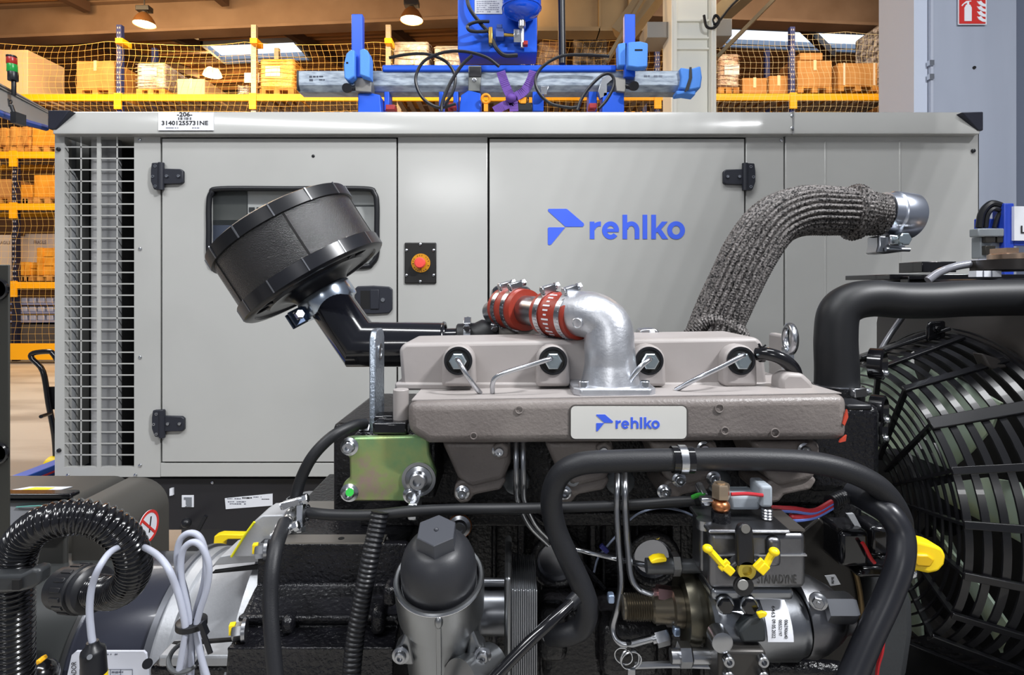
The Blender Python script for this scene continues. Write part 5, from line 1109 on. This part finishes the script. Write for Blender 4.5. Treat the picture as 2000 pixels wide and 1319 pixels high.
MB().pprism([(1786, 1084), (1814, 1084), (1828, 1094), (1818, 1110), (1792, 1108), (1786, 1102)], .621, .63).build('grip_hollow', mat('grip_yellow_deep', (216, 172, 14), .4), t, .003)

# ------------------------------------------------------------------ injection pump
pu = thing('injection_pump', P(1470, 1260, .60), 'aluminium fuel injection pump with yellow seals and a white label', 'pump')
def PB_(x0, y0, x1, y1, Y0, Y1, nm, m=ALUP, bev=.003): return MB().pbox(x0, y0, x1, y1, Y0, Y1).build(nm, m, pu, bev, 3)
gov = PB_(1386, 1042, 1576, 1152, .58, .64, 'governor_cover', ALUP, .006)
PB_(1384, 1036, 1545, 1044, .577, .642, 'cover_plate', ALUP, .003)
PB_(1386, 1084, 1576, 1087, .5785, .6, 'cover_joint', mat('joint_bright', (190, 192, 196), .3, .9), 0)
PB_(1500, 1052, 1528, 1110, .574, .60, 'cover_boss', ALUP, .005); PB_(1530, 1052, 1578, 1130, .585, .63, 'cover_end', ALUP, .008)
cA, cB = P(1378, 1214, .622), P(1556, 1214, .622)
MB().lathe(cA, (1, 0, 0), [(0, .034), (.004, .038), (.090, .038), (.096, .034), ((cB-cA).length, .033)], 48).build('pump_body', mat('pump_bright', (150, 153, 158), .3, 1, (160, .15, .0008)), pu)
PB_(1390, 1150, 1552, 1176, .588, .66, 'body_shoulder', MATS['pump_bright'], .005)
MB().lathe(P(1551, 1200, .63), (1, .0, 0), [(0, .042), (.012, .043), (.022, .040), (.040, .030), (.050, .022), (.058, .021)], 48).build('end_bell', ALUP, pu)
MB().hexa(P(1607, 1187, .60), (1, 0, 0), .0155, .032).build('end_plug', STEEL, pu)
bolt(pu, P(1598, 1174, .595), (-.5, -1, .1), .0072, STEEL); bolt(pu, P(1592, 1245, .61), (0, -1, .2), .0078, BLACKG, 'socket')
PB_(1560, 1255, 1605, 1275, .60, .63, 'lower_ear', ALUP); bolt(pu, P(1572, 1258, .60), (0, -1, .3), .005, STEEL)
MB().lathe(P(1330, 1186, .64), (1, 0, 0), [(0, .024), (0, .038), (.006, .0395), (.012, .0395), (.013, .036), (.019, .036), (.020, .039), (.030, .039), (.031, .03)], 56).build('pump_flange', mat('flange_bronze', (92, 89, 78), .32, .85), pu)
MB().lathe(P(1216, 1186, .64), (1, 0, 0), [(.0, .013)]+[(.001+.0013*k, .0132 if k % 2 else .0148) for k in range(1, 24)]+[(.034, .0165), (.054, .018), (.056, .0215), (.066, .0215)], 36).build('threaded_sleeve', mat('sleeve_bronze', (106, 99, 86), .3, .85), pu, ang=20)
for x0, y0 in ((1188, 1164), (1317, 1229)): PB_(x0, y0, x0+13, y0+17, .62, .63, 'small_nut', mat('nut_blue', (150, 168, 196), .3, .8), .002)
# plugs on the body
for px, py in ((1415, 1181), (1462, 1182)):
    o = MB().lathe(P(px, py, .586), (0, -1, 0), [(0, .0095), (.002, .0095), (.003, .0085)], 24).build('plug_seat', MATS['pump_bright'], pu)
    MB().hexa(P(px, py, .585), (0, -1, 0), .0082, .006).build('hex_plug', BLACKG, pu)
MB().pprism([(1443, 1235), (1468, 1210), (1488, 1206), (1497, 1220), (1497, 1256), (1450, 1258)], .576, .592).build('side_cover', mat('cover_dark', (44, 48, 50), .45), pu, .003)
# curved label
lb_ = MB(); vs = []; ca = V((0, .622, P(0, 1214, .622).z))
for k in range(9):
    a = math.radians(100-100*k/8-12)
    for px in (1498.5, 1549): vs.append(V((P(px, 0, .585).x, ca.y-.0386*math.sin(math.radians(28+7.5*k)), ca.z+.0386*math.cos(math.radians(28+7.5*k)))))
lb_.add(vs, [(2*k, 2*k+1, 2*k+3, 2*k+2) for k in range(8)])
lbo = lb_.build('pump_label', WHITE, pu)
for s, r in (('6463', (1507, 1184, 1514, 1206)), ('09.05.2022', (1508, 1210, 1515, 1247)), ('00552197', (1521, 1211, 1527.5, 1243)), ('0065906640', (1532, 1211, 1539, 1248))):
    o = text(s, r, .575, INK, lbo, -90, .01)
    for v in o.data.vertices:
        wv = v.co+pu.location; k = (EYE-wv.z)/.575; Yq = .60
        for _ in range(6): zz = EYE-k*Yq; dz = min(.0388, max(-.0388, zz-ca.z)); Yq = ca.y-math.sqrt(max(0, .0391**2-dz*dz))
        v.co = V((wv.x/.575*Yq, Yq, EYE-k*Yq))-pu.location
# lower block and lug
o = PB_(1404, 1272, 1498, 1345, .57, .62, 'lower_block', mat('block_dark', (66, 64, 62), .4, .6), .004)
for px, py in ((1420, 1287), (1487, 1287), (1420, 1316), (1487, 1316)): bolt(o, P(px, py, .57), (0, -1, 0), .0055, STEEL, 'socket')
MB().lathe(P(1412, 1258, .566), (0, 1, 0), [(0, .008), (.001, .0105), (.018, .0105)], 28).build('round_lug', STEEL, pu)
for x0, x1_, r in ((1310, 1330, 14), (1345, 1392, 15)): MB().cyl(P(x0, 1282, .60), P(x1_, 1282, .60), m_(r, .6)).build('steel_stub', STEEL, pu)
a = P(1326, 1279, .60); MB().hexa(a, (1, 0, 0), .0125, .013).build('union_nut', STEEL, pu)
MB().cyl(P(1318, 1106, .63), P(1374, 1106, .63), .0075).cyl(P(1262, 1106, .63), P(1318, 1106, .63), .0085).build('inlet_stub', mat('stub_dark', (90, 92, 94), .35, .7), pu)
MB().hexa(P(1312, 1102, .63), (1, 0, 0), .0125, .009).build('union_nut', STEEL, pu)
MB().pprism([(1270, 1098), (1280, 1092), (1292, 1090), (1303, 1092), (1302, 1098), (1290, 1100), (1274, 1102)], .618, .63).build('yellow_seal', YPL, pu, .001)
PB_(1368, 1018, 1384, 1120, .60, .63, 'side_tube', ALUP, .005); MB().cyl(P(1376, 1032, .60), P(1376, 1014, .60), .0085).build('tube_cap', STEEL, pu)
text('STANADYNE', (1479, 1124, 1556, 1141), .5795, mat('relief_dark', (92, 92, 92), .4, .9), pu, 0, .01)
# throttle lever
MB().pprism([(1441, 1108), (1440, 1040), (1444, 1030), (1452, 1025), (1462, 1025), (1470, 1032), (1472, 1042), (1476, 1108)], .562, .57).build('throttle_lever', mat('lever_black', (34, 34, 38), .4, .3), pu, .002)
MB().pprism([(1436, 1100), (1450, 1090), (1478, 1095), (1500, 1104), (1492, 1125), (1476, 1135), (1464, 1140), (1440, 1130), (1424, 1126), (1420, 1112)], .566, .58).build('lever_hub', BLACKP, pu, .003)
MB().lathe(P(1456, 1112, .566), (0, -1, 0), [(0, .009), (.004, .009), (.004, .005), (.001, .005), (.001, .0001)], 24).build('shaft_ring', mat('ring_bronze', (190, 170, 70), .35, .6), pu)
MB().lathe(P(1456, 1033, .562), (0, -1, 0), [(0, .0045), (.001, .0045), (.001, .0001)], 18).build('lever_hole', mat('hole_grey', (110, 108, 104), .5), pu)
MB().lathe(P(1451, 1143, .565), (0, -1, 0), [(0, .0100), (.003, .0098), (.003, .0055), (.0035, .0055), (.0035, .0001)], 28).build('pivot_disc', mat('pivot_black', (30, 30, 32), .4), pu)
MB().lathe(P(1451, 1143, .5612), (0, -1, 0), [(0, .0055), (.0006, .005), (.0006, .0001)], 24).build('pivot_pin', mat('pin_grey', (150, 150, 148), .4, .5), pu)
for pts in ([(1382, 1072), (1392, 1082), (1408, 1100), (1422, 1112)], [(1512, 1078), (1504, 1088), (1497, 1102), (1490, 1110)]):
    o = MB().tube([P(x, y, .560) for x, y in pts], .0035, 8).sphere(P(pts[0][0], pts[0][1], .559), .0052, 12, .8).build('yellow_seal', YPL, pu)
    a = P(*pts[-1], .559); MB().obox(a, P(*pts[-1], .56)-P(*pts[-2], .56), .011, .006, .008).obox(a+V((-.004, 0, .004)), (1, 0, -1), .006, .004, .012).build('seal_block', YPL, o, .001)
MB().pprism([(1478, 1199), (1490, 1196), (1500, 1199), (1496, 1206), (1484, 1210)], .572, .576).build('yellow_seal', YPL, pu, .001)
# banjo, connector, wires
MB().hexa(P(1408, 972, .60), (0, 0, 1), .0095, .015).cyl(P(1408, 960, .60), P(1408, 942, .60), .0045).build('banjo_bolt', mat('bolt_champagne', (200, 178, 152), .3, .9), pu)
MB().sphere(P(1408, 988, .60), .0095, 18, .8).build('banjo_ring', mat('copper', (184, 120, 80), .35, .9), pu); MB().cyl(P(1408, 1030, .60), P(1408, 998, .60), .010).build('banjo_base', IRON, pu)
PB_(1370, 974, 1396, 984, .60, .61, 'banjo_neck', ZINC, .002); MB().tube([P(1352, 972, .645), P(1366, 967, .64), P(1378, 968, .635)], .0025, 8).build('green_mark', mat('mark_green', (60, 170, 60), .5), pu)
PB_(1426, 968, 1486, 998, .61, .64, 'wire_connector', mat('connector_grey', (150, 158, 166), .5), .004); PB_(1486, 950, 1510, 992, .60, .63, 'wire_connector', MATS['connector_grey'], .003)
MB().lathe(P(1498, 1012, .605), (0, 0, 1), [(.0015*k, .005 if k % 2 else .0062) for k in range(8)], 16).build('thread_post', STEEL, pu, ang=20)
bolt(pu, P(1514, 1034, .60), (-.2, -.6, 1), .006, STEEL); bolt(pu, P(1548, 1040, .60), (0, -.4, 1), .005, STEEL)
MB().tube([P(1520, 1036, .59), P(1538, 1040, .588), P(1542, 1050, .587), P(1555, 1056, .59)], .0012, 6).build('lock_wire', ZINC, pu)
for x0, y0, x1_, y1_ in ((1386, 1000, 1570, 1040),): MB().box((P(1388, 0, .58).x, .582, P(0, 1040, .58).z), (P(1574, 0, .58).x, .64, P(0, 1036, .58).z)).build('top_face', mat('top_dull', (100, 96, 92), .45, .7), pu)
MB().tube([P(1225, 1020, .70), P(1250, 1002, .69), P(1290, 992, .68), P(1330, 998, .66), P(1362, 1012, .64)], .0014, 6, 8).tube([P(1205, 1045, .70), P(1185, 1068, .70), P(1168, 1090, .70), P(1160, 1118, .70)], .0014, 6).build('seal_wire', mat('wire_pale', (140, 150, 172), .4, .7), pu)
MB().obox(P(1180, 1072, .695), (1, 0, -1), .012, .006, .006).build('wire_seal', mat('seal_violet', (56, 58, 130), .5), pu, .001)
wr_ = thing('wire_loom', P(1600, 985, .64), 'red and blue wires running into a short corrugated sleeve above the pump', 'wiring')
for k, (c, dy, y0) in enumerate((('red', 0, 992), ('blue', 5, 996), ('red', 14, 1008), ('blue', 20, 1014))):
    m = mat('wire_'+c, (170, 34, 44) if c == 'red' else (92, 116, 190), .45)
    MB().tube([P(1506 if k < 2 else 1545, y0, .64), P(1550, y0+2, .635), P(1590, 998+dy*.6, .635), (P(1628, 978+k*4, .64))], .0028, 8).build(c+'_wire', m, wr_)
MB().tube([P(1428, 966, .60), P(1460, 965, .60), P(1490, 968, .60)], .002, 8).build('red_wire', mat('wire_red', (170, 34, 44), .45), wr_)
MB().tube([P(1622, 982, .64), P(1640, 974, .65), P(1662, 966, .66)], .0072, 18, 8, step=.0008, rf=lambda s, t, r, L: r*(1+.1*math.cos(2*PI*s/.0045))).build('loom_sleeve', BLACKP, wr_, ang=70)
kr = thing('key_ring', P(1228, 1290, .64), 'pair of steel split rings hanging from a black tie under the fuel pipes', 'ring')
for px, py, r, a in ((1218, 1282, 17, (.3, 1, .1)), (1230, 1288, 19, (-.2, 1, 0)), (1233, 1291, 20, (-.1, 1, .2))): MB().torus(P(px, py, .64), a, m_(r, .64), .0009, 32, 6).build('split_ring', ZINC, kr)
MB().pbox(1224, 1255, 1234, 1272, .636, .642).build('tie', BLACKP, kr, .001); MB().pbox(1226, 1308, 1242, 1335, .638, .642).build('tag', STEEL, kr, .001)

# ------------------------------------------------------------------ radiator, shroud, fan and guard
FY, FZ = .92, 1.165
ra = thing('radiator', (.9, .9, .7), 'dark radiator with fan shroud and filler cap beyond the fan guard', 'radiator')
SH = mat('shroud_grey', (58, 55, 54), .45, 0, (400, .1, .0005)); sx = .735
sh = MB(); n = 64; y0, y1, z0, z1 = .56, 1.135, .72, 1.47
vs = []; fs = []
for k in range(n):
    a = 2*PI*k/n; cy, cz = math.cos(a), math.sin(a); vs.append((sx, FY+cy*.252, FZ+cz*.252))
    s = min((y1-FY)/cy if cy > 1e-6 else (y0-FY)/cy if cy < -1e-6 else 9, (z1-FZ)/cz if cz > 1e-6 else (z0-FZ)/cz if cz < -1e-6 else 9); vs.append((sx, FY+cy*s, FZ+cz*s))
for k in range(n): fs.append((2*k, 2*k+1, (2*k+3) % (2*n), (2*k+2) % (2*n)))
o_ = len(vs); vs += [(x+.015, y, z) for x, y, z in vs]; fs += [tuple(i+o_ for i in f[::-1]) for f in fs]+[(2*k, (2*k+2) % (2*n), o_+(2*k+2) % (2*n), o_+2*k) for k in range(n)]+[(2*k+1, o_+2*k+1, o_+(2*k+3) % (2*n), (2*k+3) % (2*n)) for k in range(n)]
sh.add(vs, fs).build('fan_shroud', SH, ra)
MB().box((.60, .40, .50), (1.3, 1.16, .885)).build('base_tray', mat('tray_black', (24, 24, 26), .5), ra, .004)
MB().box((.80, .58, .74), (.90, 1.12, 1.46)).build('radiator_core', mat('core_black', (22, 22, 23), .6), ra)
MB().box((.72, .56, 1.47), (.95, 1.14, 1.512)).build('top_tank', BLACKP, ra, .006)
for yy, zz, h in ((.70, 1.512, .012), (1.02, 1.512, .008)): MB().box((.735, yy, zz), (1.2, yy+.03, zz+h)).build('top_rail', BLACKG, ra, .002)
MB().pbox(1738, 536, 2100, 546, .97, 1.1).pbox(1801, 511, 1868, 532, .99, 1.05).pbox(1774, 540, 1776, 560, .95, .97).build('top_rail', BLACKG, ra, .001)
MB().cyl(P(1975, 527, .86), P(1975, 508, .86), .042, n=36).pbox(1935, 507, 2010, 530, .86, .9).build('filler_neck', mat('neck_black', (40, 36, 34), .35), ra)
MB().lathe(P(1980, 508, .86), (0, 0, 1), [(0, .030), (.001, .032), (.008, .032), (.010, .028), (.010, .001)], 36).pbox(1966, 484, 1990, 496, .85, .88).build('radiator_cap', mat('cap_copper', (186, 160, 138), .25, .9), ra)
MB().pbox(1907, 529, 1956, 541, .845, .86).build('rail_label', WHITE, ra)
g = MB(); g.pbox(1921, 529, 1922, 541, .844, .845).pbox(1937, 529, 1938, 541, .844, .845); g.build('label_line', mat('plate_ink2', (90, 94, 106), .6), ra)
MB().tube([P(1812, 548, .90), P(1835, 532, .90), P(1870, 520, .90), P(1915, 514, .90), P(1950, 514, .90)], .0062, 12).build('overflow_tube', mat('clear_tube', (128, 129, 136), .15, coat=.3), ra)
MB().sphere(P(1943, 515, .89), .011, 12).build('tube_clip', BLACKP, ra)
MB().tube([P(1768, 612, 1.0), P(1735, 660, 1.0), P(1708, 708, .99)], .0048, 12).build('stay_rod', mat('rod_grey', (170, 172, 176), .3, .8), ra)
MB().pprism([(1812, 668), (1812, 640), (1816, 629), (1848, 627), (1848, 660)], .905, .912).build('guard_tab', BLACKG, ra, .003)
bolt(ra, P(1829, 642, .905), (0, -1, 0), .0055, BLACKG)
MB().pprism([(1918, 690), (1950, 700), (1976, 718), (1940, 724), (1930, 716)], .80, .82).build('shroud_rib', SH, ra, .003)
# fan
fn = thing('cooling_fan', (.655, FY, FZ), 'pale green plastic fan inside the black guard', 'fan')
FG = mat('fan_green', (206, 226, 206), .4, 0, None, (7, (214, 222, 160), .45, .7))
MB().lathe((.62, FY, FZ), (1, 0, 0), [(0, .03), (0, .06), (.01, .068), (.07, .068)], 36).build('hub', BLACKP, fn)
for k in range(7):
    a0 = 2*PI*k/7+.25; vs = []
    for r, da, tw in ((.062, .24, .020), (.12, .26, .024), (.18, .25, .022), (.222, .20, .018)):
        for u in (-1, -.33, .33, 1):
            a = a0+u*da; bx = .66+tw*u; cam_ = .008*(1-u*u)
            vs += [(bx-cam_, FY+r*math.cos(a), FZ+r*math.sin(a))]
    o_ = len(vs); vs += [(x+.004, y, z) for x, y, z in vs]; fs = []
    for i in range(3):
        for j in range(3): q = i*4+j; fs += [(q, q+1, q+5, q+4), (o_+q, o_+q+4, o_+q+5, o_+q+1)]
    for i in range(3): fs += [(i*4, i*4+4, o_+i*4+4, o_+i*4), (i*4+3, o_+i*4+3, o_+i*4+7, i*4+7), (i, o_+i, o_+i+1, i+1), (12+i, 13+i, o_+13+i, o_+12+i)]
    MB().add(vs, fs).build('blade', FG, fn)
# guard
gd = thing('fan_guard', (.62, FY, FZ-.26), 'black plastic fan guard basket of hoops and bars', 'guard')
GP = mat('guard_black', (24, 24, 27), .28, coat=.2)
X0, X1, R0, R1 = .58, .705, .205, .256
for k in range(8):
    u = k/7; x = X0+(X1-X0)*u; r = R0+(R1-R0)*u
    MB().lathe((x, FY, FZ), (1, 0, 0), [(-.0038, r-.003), (-.0038, r-.0005), (.0038, r+.003), (.0038, r+.0005), (-.0038, r-.003)], 80, False).build('hoop', GP, gd)
for k in range(10):
    r = .075+.0142*k; MB().lathe((X0, FY, FZ), (1, 0, 0), [(-.001, r-.0012), (-.001, r+.0012), (.0025, r+.0012), (.0025, r-.0012), (-.001, r-.0012)], 72, False).build('front_ring', GP, gd)
for k in range(20):
    a = math.radians(9+18*k); q = V((0, -math.cos(a), math.sin(a))); c = V((0, FY, FZ)); tq = V((0, math.sin(a), math.cos(a)))
    MB().bar(c+q*(R0+.002)+V((X0-.006, 0, 0)), c+q*(R1+.003)+V((X1, 0, 0)), .010 if k % 5 != 2 else .017, .005, q).build('side_bar', GP, gd, .001)
    MB().bar(c+q*.07+V((X0-.002, 0, 0)), c+q*(R0+.003)+V((X0-.002, 0, 0)), .004, .008, (1, 0, 0)).build('front_bar', GP, gd)
for r, h in ((R1+.004, .012), (R1+.010, .004)): MB().ring((X1+.01, FY, FZ), (1, 0, 0), r, .003, h, 80).build('rim', GP, gd)
MB().bar((X0+.0, FY+.02, FZ+R0+.012), (X1, FY-.01, FZ+R1+.012), .02, .006).build('top_band', GP, gd, .002)
# equipment beyond the radiator
t = thing('test_rig', P(1960, 480, 1.9), 'blue test rig post with white sheet, black hoses and gauges behind the radiator', 'test rig')
MB().pbox(1962, 397, 1981, 700, 1.9, 1.95).pbox(1911, 427, 1962, 452, 1.93, 1.95).pbox(1981, 470, 2080, 480, 1.9, 1.93).build('rig_frame', mat('rig_blue', (40, 70, 180), .4), t, .003)
wsh = MB().pbox(1981, 403, 2080, 470, 1.89, 1.9).build('white_sheet', WHITE, t); text('L', (1994, 441, 2004, 456), 1.888, INK, wsh, 0, .02)
MB().pbox(1911, 446, 1962, 462, 1.9, 1.94).pbox(1915, 462, 1962, 505, 1.92, 1.96).build('gauge_block', mat('gauge_grey', (150, 156, 160), .4, .3), t, .004)
for x0, y0 in ((1925, 456), (1948, 456), (1925, 480)): MB().pbox(x0, y0, x0+20, y0+18, 1.905, 1.93).build('gauge', mat('gauge_dark', (50, 48, 44), .3), t, .002)
for k, pts in enumerate(([(1912, 445), (1918, 415), (1935, 398), (1955, 402), (1962, 415)], [(1924, 445), (1928, 420), (1940, 408), (1958, 412)], [(1942, 445), (1948, 425), (1956, 412)])): MB().tube([P(x, y, 1.92) for x, y in pts], .011-.002*k, 8).build('rig_hose', BLACKP, t)
# steel stand under engine and rig
t = thing('engine_stand', (0, .95, 0), 'dark steel base frame carrying the engine and alternator', 'frame')
for y in (.80, 1.10): MB().box((-1.2, y, .50), (1.0, y+.08, .62)).build('base_rail', SK, t, .004)
for x in (-1.1, -.1, .9):
    MB().box((x, .8, 0), (x+.08, 1.18, .50)).build('leg', SK, t, .004)
